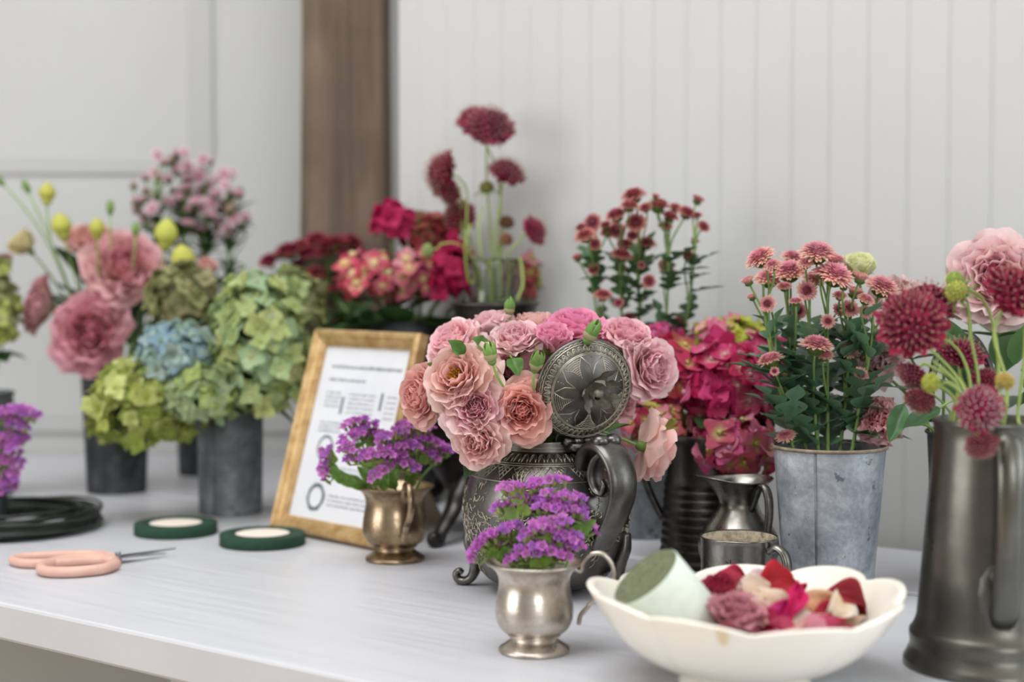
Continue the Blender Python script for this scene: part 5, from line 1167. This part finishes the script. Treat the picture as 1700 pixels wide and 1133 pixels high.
for i, pts in enumerate(([(780, 470, 1.93), (772, 410, 1.92), (782, 372, 1.925)], [(802, 430, 1.93), (795, 385, 1.93), (800, 345, 1.94)], [(862, 428, 1.93), (868, 470, 1.90), (858, 500, 1.89)])):
    p = [PD(*q) for q in pts]; B_ = c + V3(.012 * (i - 1), .004, b); root = thing('bare_scabiosa', ('bent pale green stem at the left of the glass vase', 'upright pale green stem in the middle of the glass vase', 'pale green stem hanging over the right rim of the glass vase')[i], 'stem', B_)
    m = MB(); m.tube(np.concatenate([[B_], cat_rom([c + V3(.018 * (i - 1), -.008, h)] + p, 5)]), .0015, 6, lin('a3b862')); m.build('stem', M['stem'], root)
scab('dark red scabiosa at the left edge above the cut-off green hydrangea', (2, 440), 2.06, 44, (-.3, -.6, .7), 'edge', 41, SCD, 'scabiosa at the left edge')

# ------------------------------------------------------------------ in the cream bowl
rb_ = PD(1101, 993, 1.10); ax = unit(V3(-.62, -.20, .76)); Rr = frame(ax); root = thing('ribbon_roll', 'roll of pale green ribbon leaning in the left of the cream bowl', 'ribbon', rb_ - ax * .030)
m = MB(); m.lathe([(.0006, -.034), (.0272, -.034), (.0278, -.0335), (.0280, 0), (.0278, .0205), (.0272, .0212)], 64, T4(rb_, Rr)); m.build('ribbon_winding', M['ribbon'], root)
m = MB(); rr = [(.0272, .0212)] + [(.0272 - .0008 * i - .0003 * (i % 2), .0212 - .0006 * (i % 2) - .0002 * i) for i in range(1, 31)] + [(.0006, .0146)]
m.lathe(rr, 64, T4(rb_, Rr)); m.build('rolled_edge', M['ribbon_edge'], root)
bc_.update(crim=('8d0f2b', 'b51f3d'), dust=('b05f70', 'cf8f9a'))
def bowl_bloom(label, uv, d, size, face, colr, seed, n, opn, tight):
    H = PD(*uv, d); mb, _ = rose(seed, size, n, opn, *bc_[colr], 'e0b0a0', .002, False, tight); R = frame(unit(face), seed); m = MB(); m.add(mb, R, H - unit(face) * size * .3)
    root = thing('rosebud_bloom', label, 'flower head', H - V3(0, 0, size * .4)); m.build('bloom', M['petal'], root); m = MB(); m.add(calyx_mb(size), R, H - unit(face) * size * .3); m.build('calyx', M['leaf'], root)
bowl_bloom('crimson flower head right of the ribbon roll in the bowl', (1196, 985), 1.135, .024, (-.2, -.3, .9), 'crim', 101, 26, .75, 1.0)
bowl_bloom('dusty pink flower head at the front of the cream bowl', (1222, 1022), 1.085, .025, (.1, -.3, .9), 'dust', 102, 26, .7, 1.0)
def loose(label, uv, d, L, W, face, roll, col, edge, seed, bend=.9, cat='petal'):
    H = PD(*uv, d); rs = np.random.RandomState(seed); m = MB(); R = frame(unit(face), roll)
    ns, nt = 14, 13; S, T = np.meshgrid(np.linspace(0, 1, ns), np.linspace(-1, 1, nt), indexing='ij')
    wd = W * np.sin(PI * (.08 + .84 * S)) ** .7; th = (S - .5) * bend * 2.6            # a petal curled along its length, hollow across
    rad = L / (bend * 2.6 + .3); X = rad * np.sin(th); Z = rad * (np.cos(th) - 1)
    Y = T * wd; Z = Z + .45 * wd * T ** 2 + L * .055 * np.sin(T * 5 + S * 7 + seed) * (T ** 2 + .2) + L * .03 * np.sin(S * 13 + seed * 2) * T
    X = X + L * .05 * np.sin(T * 6 + seed)
    P = np.stack([X, Y, Z], axis=-1) @ R.T + H
    m.grid(P, mixc(lin(col), lin(edge), np.clip(np.abs(T) ** 2 + (1 - S) ** 3, 0, 1)))
    o = m.build('rose_petal', M['petal']); sm = o.modifiers.new('thickness', 'SOLIDIFY'); sm.thickness = .0006
    tag(o, label, cat, 'loose petals in the cream bowl'); return o
loose('crimson petal arched highest at the middle of the bowl', (1298, 966), 1.14, .050, .015, (.1, -.55, .8), .5, 'a3142f', 'd02a4c', 1, 1.15)
loose('hot pink petal strip hanging down at the middle of the bowl', (1318, 1000), 1.095, .050, .0065, (.5, -.8, .4), 1.75, 'd0126a', 'e4207c', 2, .6)
loose('cream petal beside the crimson flower head', (1250, 986), 1.125, .042, .014, (-.2, -.6, .75), .3, 'e8cdb0', 'f2e2d0', 3, .8)
loose('cream petal in front of the arched crimson petal', (1284, 1004), 1.11, .046, .011, (.25, -.7, .6), -.5, 'e6c7a6', 'f2dfc8', 4, .9)
loose('peach petal lying flat right of the hot pink strip', (1362, 1008), 1.11, .056, .011, (.05, -.6, .8), .12, 'dfa36e', 'eecba4', 5, .5)
loose('pale cream petal at the right end of the peach one', (1396, 1006), 1.105, .026, .011, (.5, -.6, .6), 1.4, 'ecd6b4', 'f4e8d8', 6, .8)
loose('dark burgundy petal arched at the right side of the bowl', (1410, 990), 1.13, .048, .012, (.25, -.5, .85), -.25, '7d1228', 'a8283f', 7, 1.15)
loose('pale pink petal behind the cream ones in the bowl', (1262, 966), 1.16, .040, .010, (.0, -.4, .9), -.3, 'ecc3c8', 'f6e2e4', 8, .7)
loose('crimson petal curled behind the crimson flower head', (1215, 962), 1.16, .040, .011, (-.1, -.5, .8), .3, '96102c', 'c0243f', 9, 1.1)
loose('magenta petal folded between hot pink strip and cream petal', (1300, 1016), 1.09, .034, .008, (.3, -.8, .4), .9, 'b8155a', 'd83a80', 10, .9)
loose('blush petal lying in front at the right of the dusty pink flower head', (1262, 1022), 1.085, .034, .011, (.1, -.6, .7), .2, 'e6b7a4', 'f1d3c4', 11, .8)
loose('crimson petal low between the peach and burgundy petals', (1380, 1022), 1.10, .030, .010, (.1, -.5, .8), .4, '9c1530', 'c2304c', 12, .9)
m = MB(); rs = np.random.RandomState(6)                # the heap under them
for i in range(130):
    a = rs.rand() * 6.28; q = .066 * math.sqrt(rs.rand()); z = .028 + .024 * rs.rand() * (1 - (q / .09) ** 2) + (q / .1) ** 3 * .02
    c_ = lin(('e8cdb0', 'e2b0a0', 'c0405a', 'd98a94', 'efdcc8', 'a81f3c')[rs.randint(6)]); petal(m, .030, .013, -.012, 0, 0, .9, 1.9, 1, .02, .002, 1.6, rs.rand() * 6, c_ * .9, c_, ns=6, nt=5, R=frame(unit(V3(rs.randn() * .5, rs.randn() * .5 - .2, 1)), rs.rand() * 6), t=bc + V3(q * math.cos(a) + .012, q * math.sin(a), z))
o = m.build('petal_heap', M['petal']); tag(o, 'heap of mixed loose petals lying in the bottom of the cream bowl', 'petals', None, 'stuff')
